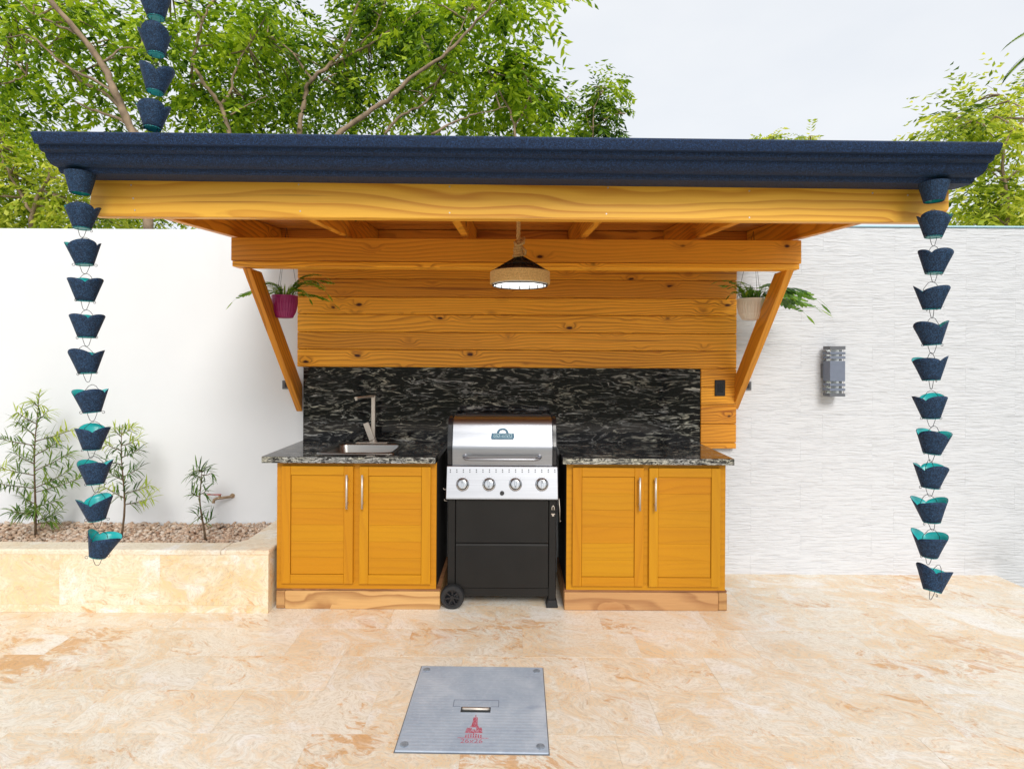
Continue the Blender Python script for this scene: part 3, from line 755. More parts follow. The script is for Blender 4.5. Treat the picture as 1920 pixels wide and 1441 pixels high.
for i, px in enumerate((867.5, 917, 966.5, 1016)):
    mm = onp(px, 907.5)
    k = MB(); k.lathe([(.0400, 0), (.0400, -.004), (.036, -.009), (.031, -.011)], (0, 0, 0), 32, 'Y'); k.bm.transform(mm)
    kn = k.build('knob', M['chrome_cool'], cpo)
    k = MB(); k.lathe([(.0325, -.0085), (.0325, -.0125), (.0285, -.0126)], (0, 0, 0), 32, 'Y'); k.bm.transform(mm); k.build('knob_bezel', M['black_plastic'], kn)
    k = MB(); k.lathe([(.028, -.012), (.0265, -.030), (.020, -.032)], (0, 0, 0), 32, 'Y')
    k.box(-.0065, .0065, -.044, -.030, -.026, .026, bev=.003, seg=2); k.bm.transform(mm); k.build('knob_grip', M['chrome_cool'], kn)
    k = MB(); k.box(-.0016, .0016, -.0448, -.0438, -.020 if i in (1, 2) else .006, -.006 if i in (1, 2) else .02); k.bm.transform(mm); k.build('knob_mark', M['ink'], kn)
    k = MB(); mm2 = onp(px, 907.5)
    for a in range(-60, 61, 20):
        qq = MB(); qq.box(-.0008, .0008, -.0006, .0002, .0455, .0485); qq.bm.transform(mm2 @ Matrix.Rotation(R(a), 4, 'Y')); me = bpy.data.meshes.new('x'); qq.bm.to_mesh(me); qq.bm.free(); k.bm.from_mesh(me); bpy.data.meshes.remove(me)
    k.build('dial_marks', M['ink'], cpo, kind='stuff')
k = MB(); k.lathe([(.013, 0), (.013, -.008), (.010, -.010)], (0, 0, 0), 20, 'Y'); k.bm.transform(onp(941.5, 924)); k.build('igniter_button', M['black_plastic'], cpo)
# cart
q = MB(); q.box(-.388, -.3395, 3.385, 3.43, .065, .663, bev=.004)
for x in (-.385, .235): q.box(x, x+.04, 3.80, 3.84, .0, .66, bev=.003)
q.box(-.35, .24, 3.39, 3.42, .065, .116, bev=.003)
q.box(-.385, -.380, 3.431, 3.80, .12, .66); q.box(.270, .275, 3.431, 3.80, .12, .66); q.box(-.38, .27, 3.835, 3.84, .12, .66); q.box(-.38, .27, 3.44, 3.83, .10, .115)
q.build('cart', M['black_metal'], gr)
q = MB(); q.box(.2295, .2755, 3.385, 3.43, .03, .663, bev=.004); lg = q.build('leg', M['black_metal'], gr)
q = MB(); q.prism([(.2265, .045), (.2785, .045), (.288, .010), (.288, .0), (.216, .0), (.216, .010)], 'Y', 3.375, 3.445, bev=.003); q.build('foot', M['black_rubber'], lg)
q = MB(); q.prism([(3.386, .391), (3.379, .395), (3.383, .658), (3.40, .658), (3.40, .391)], 'X', -.337, .2275, bev=.002); q.build('door_panel', M['black_metal'], gr)
q = MB(); q.prism([(3.383, .118), (3.379, .380), (3.386, .389), (3.40, .389), (3.40, .118)], 'X', -.337, .2275, bev=.002); q.build('door_panel', M['black_metal'], gr)
q = MB(); q.box(-.395, .283, 3.43, 3.86, .664, .858, bev=.003); q.build('firebox', M['black_metal'], gr)
# bottle opener on the right post
ox = at(1037, 955, 3.38); q = MB()
q.lathe([(.0065, 0), (.0065, -.006)], (ox.x, 3.385, at(1037, 965.5, 3.38).z), 14, 'Y'); q.box(ox.x-.012, ox.x+.012, 3.374, 3.384, at(0, 957, 3.38).z-.004, at(0, 957, 3.38).z+.001, bev=.001)
q.tube([(ox.x-.007, 3.378, at(1037, 955, 3.38).z), (ox.x-.007, 3.376, at(1037, 950, 3.38).z), (ox.x, 3.376, at(1037, 947, 3.38).z), (ox.x+.007, 3.376, at(1037, 950, 3.38).z), (ox.x+.007, 3.378, at(1037, 955, 3.38).z)], .003, 8)
q.build('bottle_opener', M['chrome'], gr)
q = MB(); a = at(1048, 934, 3.42); b_ = at(1049.5, 978, 3.42); q.tube([a, (a+b_)/2+Vector((.003, 0, 0)), b_, b_+Vector((.006, 0, .008))], .0035, 8); q.build('side_rod', M['chrome'], gr)
for (px, py) in ((832, 917), (833.5, 938)):
    a = at(px, py, 3.45); q = MB(); q.tube([(-.388, 3.45, a.z), (a.x, 3.45, a.z), (a.x-.002, 3.45, a.z+.008)], .003, 8); q.build('side_hook', M['chrome'], gr)
# wheel
wc = at(848, 1113.5, 3.36); WR = .0715
q = MB(); q.lathe([(.050, 3.345), (WR-.006, 3.345), (WR, 3.352), (WR, 3.383), (WR-.006, 3.390), (.05, 3.390), (.05, 3.345)], (wc.x, 0, WR), 36, 'Y', cap=False)
wh = q.build('wheel', M['black_rubber'], gr)
q = MB(); q.lathe([(.051, 3.349), (.043, 3.349), (.043, 3.382), (.051, 3.382)], (wc.x, 0, WR), 36, 'Y', cap=False)
for k in range(7):
    mt = Matrix.Translation((wc.x, 3.356, WR)) @ Matrix.Rotation(2*math.pi*k/7, 4, 'Y'); q.box(-.0045, .0045, -.004, .02, .008, .045, bev=.001, mat=mt)
q.lathe([(.012, 3.346), (.014, 3.352), (.014, 3.385), (.0, 3.385)], (wc.x, 0, WR), 20, 'Y'); q.lathe([(.0435, 3.374), (.0435, 3.378)], (wc.x, 0, WR), 24, 'Y')
q.build('rim', M['black_gloss'], wh)

# ------------------------------------------------------------------ gutter
gprof = [(1.929, 2.284), (1.929, 2.280), (1.9436, 2.252), (1.962, 2.252), (1.965, 2.239), (1.975, 2.234), (1.989, 2.233), (1.992, 2.222), (2.0, 2.212), (2.013, 2.203), (2.03, 2.200), (2.0465, 2.200), (2.050, 2.190), (2.058, 2.184), (2.10, 2.184), (2.156, 2.190), (2.156, 2.30)]
GL, GR_ = at(57, 247, 1.929).x, at(1881, 268, 1.929).x
gt = thing('rain_gutter', (0, 2.15, 2.2), 'dark navy moulded rain gutter with granular finish along the canopy front', 'gutter')
def gz(x): return -.0062*x      # falls to the right
inner = [(y+.006 if y < 2.1 else y-.004, z+.006) for y, z in gprof]
def gsec(xa, xb, name, xs=0):
    V, Fq = [], []; n = len(gprof)
    for x in (xa, xb):
        V += [(x, y, z+gz(x)) for y, z in gprof]; V += [(x, y, z+gz(x)+(.0 if i in (0, n-1) else 0)) for i, (y, z) in enumerate(inner)]
    m = 2*n
    for i in range(n-1):
        Fq.append((i, i+1, m+i+1, m+i)); Fq.append((n+i+1, n+i, m+n+i, m+n+i+1))
    Fq.append((0, m, m+n, n)); Fq.append((n-1, 2*n-1, m+2*n-1, m+n-1))
    for s in (0, m):
        for i in range(n-1):
            f = (s+i, s+n+i, s+n+i+1, s+i+1); Fq.append(f if s == 0 else f[::-1])
    q = MB(); q.raw(V, Fq, smooth=False); o = q.build(name, M['navy'], gt); smooth_faces(o, 32); return o
SX = at(838, 300, 2.0).x
gsec(GL+.002, SX-.0001, 'gutter_section'); gsec(SX+.0001, GR_-.002, 'gutter_section')
for x0, x1 in ((GL, GL+.0018), (GR_-.0018, GR_)):
    q = MB(); q.prism([(y, z+gz(x0)) for y, z in gprof], 'X', x0, x1); q.build('end_cap', M['navy'], gt)
ol = [at(150.5, 347, 2.06), at(1751, 362, 2.06)]
for p in ol:
    zt_ = 2.186+gz(p.x)
    zb_ = at(p.x*F/2.06+960, 363 if p.x < 0 else 378, 2.06).z
    q = MB(); q.lathe([(.049, zt_), (.047, zt_-.012), (.032, zb_), (.029, zb_), (.044, zt_-.012)], (p.x, 2.06, 0), 24, cap=False); o = q.build('outlet', M['navy_cup'], gt)
    q = MB(); q.lathe([(.0285, zb_+.002), (.043, zt_-.011)], (p.x, 2.06, 0), 24, cap=False); q.build('outlet_lining', M['turq'], o)

# ------------------------------------------------------------------ rain chains
def cup_mesh(phase, wob):
    n = 54; V, Fq = [], []; H = .066
    levels = 7
    for side in (0, 1):
        for j in range(levels):
            t_ = j/(levels-1)
            for k in range(n):
                a = 2*math.pi*k/n
                pet = abs(math.sin(1.5*(a+phase)))**.62
                top = H+.021*pet+.004*math.sin(a*2+wob)
                z = t_*top; r = .0275+.0285*(z/.085)+.003*(z/.085)**3*(1-pet)
                r = r-(.0018 if side else 0)
                V.append((r*math.cos(a), r*math.sin(a), z))
    for side in (0, 1):
        o = side*levels*n
        for j in range(levels-1):
            for k in range(n):
                f = (o+j*n+k, o+j*n+(k+1) % n, o+(j+1)*n+(k+1) % n, o+(j+1)*n+k); Fq.append(f if side == 0 else f[::-1])
    o0, o1 = (levels-1)*n, levels*n+(levels-1)*n
    for k in range(n): Fq.append((o0+k, o0+(k+1) % n, o1+(k+1) % n, o1+k)); Fq.append((k, levels*n+k, levels*n+(k+1) % n, (k+1) % n))
    me = pymesh('cup', V, Fq, [M['navy_cup'], M['turq']], True)
    nf = (levels-1)*n
    for i, p in enumerate(me.polygons): p.material_index = 1 if nf <= i < 2*nf else 0
    return me
cups = [cup_mesh(p, w_) for p, w_ in ((0.35, 0), (1.05, 1), (.0, 2.1), (.7, 3))]
def base_mesh():
    q = MB(); q.lathe([(.003, .0035), (.0285, .0035), (.0285, .0015), (.003, .0015)], (0, 0, 0), 20, cap=False)
    me = bpy.data.meshes.new('base'); q.bm.to_mesh(me); q.bm.free(); me.materials.append(M['turq']); return me
bmesh_ = base_mesh()
def wire_mesh():
    q = MB()
    # side curls at rim bottom, V hanger below, arch above
    for s in (-1, 1):
        q.tube([(s*.026, 0, .004), (s*.031, 0, .004)]+[(s*(.036+.0045*math.cos(a)), 0, .001+.0045*math.sin(a)) for a in [R(d) for d in range(150, -180, -40)]], .0009, 5)
    v = [(-.016, 0, .008), (-.015, 0, -.006), (-.008, 0, -.026), (-.003, 0, -.0315), (.003, 0, -.0315), (.008, 0, -.026), (.015, 0, -.006), (.016, 0, .008)]
    q.tube(v, .0010, 6)
    me = bpy.data.meshes.new('wire_hanger'); q.bm.to_mesh(me); q.bm.free(); me.materials.append(M['wire']); return me
def arch_mesh():
    q = MB(); q.tube([(-.034, 0, .060), (-.030, 0, .078), (-.014, 0, .098), (-.003, 0, .1035), (.003, 0, .1035), (.014, 0, .098), (.030, 0, .078), (.034, 0, .060)], .0010, 6)
    me = bpy.data.meshes.new('wire_loop'); q.bm.to_mesh(me); q.bm.free(); me.materials.append(M['wire']); return me
wm, am = wire_mesh(), arch_mesh()
def chain(label, pts, Y, seedv, grp, scale=1.0, last=None, zs_=1.0):
    rr = random.Random(seedv)
    p0 = at(*pts[0], Y); c = thing('rain_chain', (p0.x, Y, p0.z+.1), label, 'rain chain', grp)
    for i, (px, py) in enumerate(pts):
        p = at(px, py, Y); rot = Euler((rr.uniform(-.06, .06), rr.uniform(-.09, .09), rr.choice((0, 1.57, .5, 2.2))))
        if last and i == len(pts)-1: rot = Euler(last)
        o = link('cup', cups[(i*3+seedv) % 4], c, p-Vector((0, 0, .042*scale))); o.rotation_euler = rot; o.scale = (scale, scale, scale*zs_)
        for nm, me in (('cup_base', bmesh_), ('wire_hanger', wm), ('wire_loop', am)):
            w_ = bpy.data.objects.new(nm, me); C.objects.link(w_); w_.parent = o
            if nm != 'cup_base': w_.rotation_euler = (-rot[0], -rot[1], -rot[2]+rr.choice((0, .25, 1.35)))
    return c
chain('blue tulip cup rain chain hanging in front of the plain wall and planter', [(154, 408), (159, 476), (160, 544), (163, 612), (164, 679), (173, 752), (172, 821), (179, 886), (182, 953), (183, 1022)], 2.06, 3, 'cup rain chains', last=(0, .30, .4))
chain('blue tulip cup rain chain hanging in front of the rippled tile wall', [(1750, 424), (1751, 492), (1747, 559), (1748, 626), (1746, 692), (1746, 763), (1747, 829), (1744, 893), (1747, 957), (1742, 1021), (1748, 1087)], 2.06, 5, 'cup rain chains', last=(0, .33, .7))
chain('blue cup rain chain dropping from above onto the left end of the gutter top', [(291, -52), (293, 14), (293, 82), (291, 153), (286, 221)], 1.985, 8, 'cup rain chains', scale=.97, zs_=1.07)

# ------------------------------------------------------------------ pendant lamp
LY = 2.65; lp = at(975, 515, LY)
la = thing('pendant_lamp', (lp.x, LY, lp.z), 'round rope-wrapped pendant lamp hanging from twisted rope under the canopy, lit', 'lamp')
zt_ = at(975, 509.5, LY).z; zb_ = at(975, 533.5, LY).z; RL = .139
q = MB(); nr = 8
for i in range(nr):
    z = zb_+.006+(zt_-zb_-.012)*i/(nr-1)
    q.tube([(lp.x+RL*math.cos(a)*(1+.004*math.sin(a*3+i)), LY+RL*math.sin(a), z) for a in [2*math.pi*k/48 for k in range(48)]], .0046, 7, closed=True)
q.build('rope_band', M['rope'], la)
q = MB(); q.lathe([(RL-.009, zb_-.004), (RL-.009, zt_), (RL-.012, zt_), (RL-.012, zb_-.004)], (lp.x, LY, 0), 48, cap=False)
sh = q.build('inner_ring', M['white_enamel'], la)
q = MB(); q.tube([(lp.x+(RL-.008)*math.cos(a), LY+(RL-.008)*math.sin(a), zb_-.006) for a in [2*math.pi*k/48 for k in range(48)]], .0025, 6, closed=True)
for k in range(16):
    a = 2*math.pi*k/16; q.tube([(lp.x+(RL-.014)*math.cos(a), LY+(RL-.014)*math.sin(a), zb_-.008), (lp.x+(RL-.014)*math.cos(a), LY+(RL-.014)*math.sin(a), zb_+.012)], .002, 6)
ztop = at(975, 483, LY).z
q.lathe([(RL-.012, zt_-.004), (.072, (zt_+ztop)/2+.001), (.020, ztop-.006)], (lp.x, LY, 0), 32, cap=False)
for k in range(20):
    a = 2*math.pi*k/20; a2 = a+(.25 if k % 2 else -.25)
    q.tube([(lp.x+(RL-.004)*math.cos(a), LY+(RL-.004)*math.sin(a), zt_-.002), (lp.x+.07*math.cos((a+a2)/2), LY+.07*math.sin((a+a2)/2), (zt_+ztop)/2+.006), (lp.x+.022*math.cos(a2), LY+.022*math.sin(a2), ztop)], .0026, 6)
for rr_, zz in ((RL-.004, zt_), (.085, zt_*.55+ztop*.45), (.04, zt_*.2+ztop*.8)):
    q.tube([(lp.x+rr_*math.cos(a), LY+rr_*math.sin(a), zz) for a in [2*math.pi*k/36 for k in range(36)]], .0028, 6, closed=True)
q.lathe([(.026, ztop-.03), (.03, ztop-.01), (.018, ztop+.004)], (lp.x, LY, 0), 16)
q.build('wire_frame', M['black_plastic'], la)
q = MB(); q.lathe([(RL-.0125, zb_+.016), (RL-.0125, zb_+.020)], (lp.x, LY, 0), 48); q.build('light_panel', M['led'], la)
q = MB()
ztp = raft_b(LY)+.14; zk = at(972, 455, LY).z
for ph in (0, 2.09, 4.19):
    pts = []
    for k in range(60):
        t_ = k/59; z = zk+(ztp-zk)*t_; a = ph+t_*22; pts.append((lp.x-.008+.0052*math.cos(a), LY+.0052*math.sin(a), z))
    q.tube(pts, .0055, 6)
q.build('rope', M['rope'], la)
q = MB(); pts = []
for k in range(150):
    t_ = k/149; r_ = .022*(1-t_)+.034*t_+.004*math.sin(t_*17); r_ *= .62
    a = t_*2*math.pi*6.5; pts.append((lp.x-.008+r_*math.cos(a), LY+r_*math.sin(a)*.9, zk+.012-(zk+.012-ztop)*t_+.006*math.sin(a+1)))
q.tube(pts, .0078, 7); q.tube([(lp.x-.025, LY-.012, zk), (lp.x-.012, LY-.026, zk-.02), (lp.x+.015, LY-.024, zk-.005), (lp.x+.016, LY-.015, zk+.022)], .0085, 7)
q.tube([(lp.x+.012, LY-.02, ztop+.045), (lp.x+.026, LY-.02, ztop+.028), (lp.x+.022, LY-.02, ztop+.008)], .006, 7)
q.build('rope_knot', M['rope'], la)

# ------------------------------------------------------------------ wall lamp, outlets, switch, hose tap
wc = at(1567, 695, 3.83); wlx0, wlx1 = at(1555.5, 700, 3.82).x, at(1584, 700, 3.82).x
wl_ = thing('wall_lamp', (wc.x, 3.92, wc.z), 'grey up and down wall lamp with slatted ends on the rippled tile wall', 'lamp')
def zz(y): return at(1570, y, 3.82).z
Y0, Y1 = 3.815, 3.90
q = MB(); q.box(wlx0, wlx1, Y0, Y1, zz(714.5), zz(676.5), bev=.001); bo = q.build('lamp_body', M['lamp_grey'], wl_)
q = MB(); q.box(wlx0-.002, wlx0+.055, Y1, 3.929, zz(709), zz(682), bev=.001); q.build('back_plate', M['lamp_dark'], wl_)
for (a, b_, mm) in ((655, 648.5, 'lamp_dark'), (664, 659.5, 'lamp_grey'), (672.5, 667.5, 'lamp_grey'), (723.5, 719, 'lamp_grey'), (732.5, 728, 'lamp_grey'), (743, 737.5, 'lamp_dark')):
    q = MB(); q.box(wlx0-.001, wlx1+.001, Y0-.001, Y1, zz(a), zz(b_), bev=.0008); q.build('fin', M[mm], wl_)
q = MB()
for a, b_ in ((676.2, 655.3), (737.2, 714.8)):
    for x in (wlx0+.006, wlx1-.006):
        for y in (Y0+.008, Y1-.008): q.tube([(x, y, zz(a)), (x, y, zz(b_))], .002, 6)
q.build('spacer_rod', M['chrome'], wl_, kind='stuff')
for a, b_ in ((676.2, 672.8), (667.2, 664.3), (659.2, 655.3), (718.7, 714.8), (727.7, 723.8), (737.2, 732.8)):
    q = MB(); q.box(wlx0+.014, wlx1-.014, Y0+.014, Y1-.012, zz(a), zz(b_)); q.build('diffuser', M['acrylic'], wl_)
def plate(name, label, px0, px1, py0, py1, Y, mat, cat):
    a, b_ = at(px0, py0, Y), at(px1, py1, Y); t_ = thing(name, ((a.x+b_.x)/2, Y, (a.z+b_.z)/2), label, cat)
    q = MB(); q.box(a.x, b_.x, Y-.009, Y, b_.z, a.z, bev=.002); q.build('plate', mat, t_)
    return t_, a, b_
t_, a, b_ = plate('wall_switch', 'black switch plate on the pine planks right of the splashback', 1340, 1359, 712, 742, PF, M['black_plastic'], 'switch')
q = MB(); q.box(a.x+.018, b_.x-.018, PF-.0115, PF-.0092, b_.z+.025, a.z-.025, bev=.001); q.build('rocker', M['black_gloss'], t_)
for (lab, x0_, x1_, y0_, y1_, Y) in (('grey outlet on the white plaster half hidden by the left brace', 530, 551, 713, 729, 3.96), ('grey outlet on the rippled tiles half hidden by the right brace', 1389, 1408, 715, 731, 3.929)):
    t_, a, b_ = plate('power_outlet', lab, x0_, x1_, y0_, y1_, Y, M['grey_plastic'], 'outlet'); t_['group'] = 'outlets beside the braces'
    q = MB(); cx = (a.x+b_.x)/2; cz = (a.z+b_.z)/2; q.box(cx-.022, cx+.022, Y-.011, Y-.0092, cz-.017, cz+.017, bev=.001); q.build('socket', M['black_plastic'], t_)
ht = thing('hose_tap', at(436, 929, 3.96), 'small brass garden tap with red lever on the left wall above the gravel', 'tap')
Yw = 3.96; p = ht.location
q = MB(); q.tube([(p.x, Yw, p.z), (p.x-.004, Yw-.03, p.z), (p.x-.035, Yw-.06, p.z+.001), (p.x-.07, Yw-.075, p.z)], .0095, 10)
q.lathe([(.018, Yw-.0), (.016, Yw-.008)], (p.x, 0, p.z), 14, 'Y')
q.tube([(p.x-.07, Yw-.075, p.z), (p.x-.088, Yw-.08, p.z-.008), (p.x-.094, Yw-.08, p.z-.03)], [.010, .010, .011], 10)
q.tube([(p.x-.055, Yw-.07, p.z), (p.x-.055, Yw-.07, p.z+.022)], .008, 10); q.build('tap_body', M['brass'], ht)
q = MB(); q.box(p.x-.145, p.x-.045, Yw-.078, Yw-.062, p.z+.022, p.z+.028, bev=.002); q.build('lever', M['red_lever'], ht)

# ------------------------------------------------------------------ manhole cover
cs = [onfloor(*c) for c in ((738, 1411), (1027, 1414), (1018, 1253), (793, 1249))]
cc = sum(cs, Vector())/4
mh = thing('inspection_cover', (cc.x, cc.y, 0), 'weathered blue-grey square inspection cover with red stamp set in the floor', 'cover')
ax = (cs[1]-cs[0]+cs[2]-cs[3]).normalized(); rotz = math.atan2(ax.y, ax.x)
hs = ((cs[1]-cs[0]).length+(cs[2]-cs[3]).length+(cs[2]-cs[1]).length+(cs[3]-cs[0]).length)/8
mh.rotation_euler = (0, 0, rotz)
def local(name, q, mat, parent, **kw):
    me = bpy.data.meshes.new(name); q.bm.to_mesh(me); q.bm.free(); me.materials.append(mat)
    o = bpy.data.objects.new(name, me); C.objects.link(o); o.parent = parent
    for k, v in kw.items(): o[k] = v
    return o
q = MB(); q.box(-hs, hs, -hs, hs, .0, .007, bev=.0025)
pm = local('plate', q, M['cover'], mh)
q = MB(); q.box(-hs-.004, hs+.004, -hs-.004, hs+.004, 0, .0022, bev=.0005); local('frame', q, M['lamp_dark'], mh)
for sx in (-1, 1):
    for sy in (-1, 1):
        q = MB(); q.lathe([(.017, .0068), (.017, .0085), (.013, .010)], (sx*(hs-.03), sy*(hs-.035), 0), 16); q.box(sx*(hs-.03)-.002, sx*(hs-.03)+.002, sy*(hs-.035)-.008, sy*(hs-.035)+.008, .0098, .0106); local('bolt', q, M['bolt_grey'], mh)
def loc2(px, py):
    v = onfloor(px, py, .007)-Vector((cc.x, cc.y, .007)); return Matrix.Rotation(-rotz, 4, 'Z') @ v
c1 = loc2(892, 1329); q = MB(); q.box(c1.x-.064, c1.x+.064, c1.y-.020, c1.y+.016, .0070, .0076); local('handle_recess', q, M['ink'], mh)  # thin dark pad on the plate; the recess's shade is put in as colour
q = MB(); q.tube([(c1.x-.055, c1.y, .009), (c1.x-.05, c1.y-.006, .013), (c1.x+.05, c1.y-.006, .013), (c1.x+.055, c1.y, .009)], .006, 8)
local('lift_handle', q, M['chrome'], mh)
q = MB(); c2 = loc2(893, 1317)
for (x0_, x1_, y0_, y1_) in ((-.10, .10, .036, .039), (-.10, -.097, -.008, .036), (.097, .10, -.008, .036), (-.10, -.066, -.008, -.005), (.066, .10, -.008, -.005)):
    q.box(c2.x+x0_, c2.x+x1_, c2.y-.018+y0_, c2.y-.018+y1_, .0070, .0074)
local('handle_outline', q, M['lamp_grey'], mh)
# red stamped monument
a = loc2(887, 1383); b_ = loc2(889, 1339); hgt = b_.y-a.y; hh = hgt
q = MB(); bx, by = a.x, a.y
def poly(pts): q.prism([(bx+x*.1, by+y*hh) for x, y in pts], 'Z', .0070, .0074)
for k in range(-3, 4): poly([(k*.10-.03, .03), (k*.10+.03, .03), (k*.10+.03, .20-.02*abs(k)), (k*.10-.03, .20-.02*abs(k))])
poly([(-.62, 0), (.62, 0), (.62, .02), (-.62, .02)])
poly([(-.36, .21), (.36, .21), (.33, .30), (-.33, .30)]); poly([(-.33, .31), (-.10, .31), (-.10, .42), (-.30, .42)]); poly([(.08, .31), (.33, .31), (.30, .44), (.08, .44)])
poly([(-.07, .31), (.05, .31), (.05, .36), (-.07, .36)]); poly([(-.20, .445), (.20, .445), (.12, .55), (.09, .88), (-.09, .88), (-.12, .55)]); poly([(-.03, .89), (.03, .89), (.01, 1.0), (-.01, 1.0)])
local('stamp', q, M['red_paint'], mh)
def ltext(s, size, x, y, mat):
    cu = bpy.data.curves.new('t', 'FONT'); cu.body = s; cu.size = size; cu.align_x = 'CENTER'; cu.align_y = 'CENTER'; cu.extrude = .0003; cu.resolution_u = 2
    tmp = bpy.data.objects.new('tmp', cu); C.objects.link(tmp); dg = bpy.context.evaluated_depsgraph_get()
    me = bpy.data.meshes.new_from_object(tmp.evaluated_get(dg)); bpy.data.objects.remove(tmp)
    me.transform(Matrix.Translation((x, y, .0072))); me.materials.clear(); me.materials.append(mat)
    o = bpy.data.objects.new('stamp_lettering', me); C.objects.link(o); o.parent = mh
d_ = loc2(884, 1388.5); ltext('26x26', .036, d_.x, d_.y, M['red_paint'])

# ------------------------------------------------------------------ hanging pots
def leaf_strip(V, Fq, base, d, length, width, droop, segs=4, side=None):
    """thin pointed leaf starting at base in direction d, bending down"""
    d = d.normalized(); sd_ = d.cross(Vector((0, 0, 1)));
    if sd_.length < .1: sd_ = Vector((1, 0, 0))
    sd_.normalize()
    if side is not None: sd_ = (sd_*math.cos(side)+d.cross(sd_)*math.sin(side)).normalized()
    p = base.copy(); n0 = len(V); prof = [.35, .9, 1.0, .7, 0.0]
    for i in range(segs+1):
        t_ = i/segs; w_ = width*.5*prof[min(4, int(round(t_*4)))]
        V.append(tuple(p-sd_*w_)); V.append(tuple(p+sd_*w_))
        p = p+d*(length/segs); d = (d+Vector((0, 0, -droop/segs))).normalized()
    for i in range(segs): Fq.append((n0+2*i, n0+2*i+1, n0+2*i+3, n0+2*i+2))
def fern_frond(V, Fq, base, d, length, lw, nl, droop, rr):
    lw *= 1.35; length *= 1.1; nl = int(nl*1.25)
    d = d.normalized(); p = base.copy(); st = length/nl
    for i in range(nl+1):
        t_ = i/nl; s = d.cross(Vector((0, 0, 1)));
        if s.length < .1: s = Vector((1, 0, 0))
        s.normalize()
        if i > 1:
            L3 = lw*math.sin(math.pi*min(1, .25+t_*.75))*rr.uniform(.8, 1.1)
            for k in (-1, 1): leaf_strip(V, Fq, p, (s*k+d*.75+Vector((0, 0, rr.uniform(-.35, .1)))), L3, st*1.15, .5, 4)
        q0 = p.copy(); p = p+d*st; d = (d+Vector((0, 0, -droop/nl))).normalized()
        n0 = len(V); w_ = .0035*(1-t_*.6); V += [tuple(q0-s*w_), tuple(q0+s*w_), tuple(p+s*w_), tuple(p-s*w_)]; Fq.append((n0, n0+1, n0+2, n0+3))
    leaf_strip(V, Fq, p, d, lw*.8, st, .2, 3)
def hang_pot(px, py_top, Y, r, h, mat, label, fronds, seedv, blades):
    rr = random.Random(seedv); top = at(px, py_top, Y)
    o = thing('hanging_planter', (top.x, Y, top.z-h), label, 'hanging plant', 'hanging planters beside the plank panel')
    q = MB(); n = 60; prof = [(r*.45, 0), (r*.62, .004), (r*.85, h*.30), (r*.97, h*.65), (r, h*.97), (r*1.04, h), (r*1.0, h+.001), (r*.93, h*.9)]
    V, Fq = [], []
    for rd, z in prof:
        for k in range(n):
            a = 2*math.pi*k/n; w_ = 1+(.022 if k % 2 else -.012) if z < h*.95 else 1.0
            V.append((rd*w_*math.cos(a), rd*w_*math.sin(a), z))
    for i in range(len(prof)-1):
        for k in range(n): Fq.append((i*n+k, i*n+(k+1) % n, (i+1)*n+(k+1) % n, (i+1)*n+k))
    Fq.append(tuple(range(n))[::-1]); Fq.append(tuple(range((len(prof)-1)*n, len(prof)*n)))
    me = pymesh('pot', V, Fq, [mat, M['soil']]); me.polygons[-1].material_index = 1
    link('pot', me, o, o.location)
    q = MB(); ap = Vector((top.x+.01, Y, raft_b(Y)+.10))
    for a in (.5, 2.6, 4.7): q.tube([(top.x+r*math.cos(a), Y+r*math.sin(a), top.z), ap], .0012, 5)
    q.build('hanger_wire', M['wire'], o)
    V, Fq = [], []
    for (az, el, ln, lw, dr) in fronds:
        b0 = Vector((r*.3*math.cos(az), r*.3*math.sin(az), h)); fern_frond(V, Fq, b0, Vector((math.cos(az)*math.cos(el), math.sin(az)*math.cos(el), math.sin(el))), ln, lw, 11, dr, rr)
    link('fronds', pymesh('fronds', V, Fq, M['frond'], True), o, o.location)
    V, Fq = [], []
    for k in range(blades):
        a = rr.uniform(0, 6.28); rad = r*.8*math.sqrt(rr.random()); b0 = Vector((rad*math.cos(a), rad*math.sin(a), h-.01)); el = rr.uniform(.7, 1.5)
        leaf_strip(V, Fq, b0, Vector((math.cos(a)*math.cos(el), math.sin(a)*math.cos(el), math.sin(el))), rr.uniform(.04, .12), .006, rr.uniform(.3, 1.2), 4)
    link('small_leaves', pymesh('small_leaves', V, Fq, M['grass_blade'] if px < 900 else M['frond'], True), o, o.location)
    return o
hang_pot(534, 554.5, 3.52, .079, .142, M['purple'], 'purple ribbed hanging pot with ferns beside the left brace',
         [(.15, .9, .30, .06, 1.6), (-.1, .25, .27, .05, .9), (3.3, .55, .27, .06, 1.5), (.9, 1.1, .24, .05, 1.8), (-.6, .6, .22, .045, 1.6), (2.6, 1.0, .20, .05, 1.4), (.45, 1.25, .26, .055, 2.2), (-.35, .8, .30, .055, 1.8), (4.4, .9, .18, .05, 1.6)], 5, 90)
hang_pot(1409, 560.5, 3.56, .088, .135, M['cream_pot'], 'cream ribbed hanging pot with ferns behind the right brace',
         [(0.05, .55, .40, .085, 1.3), (-.5, .65, .33, .08, 1.5), (.5, .9, .33, .08, 1.5), (2.9, 1.0, .20, .05, 1.5), (3.6, .8, .16, .045, 1.6), (1.6, 1.1, .22, .05, 1.4), (-.2, .15, .34, .075, .7), (.25, .2, .36, .08, .9), (-.75, .35, .30, .075, 1.1), (2.4, 1.2, .22, .05, 1.8), (4.2, .8, .2, .05, 1.5)], 9, 150)

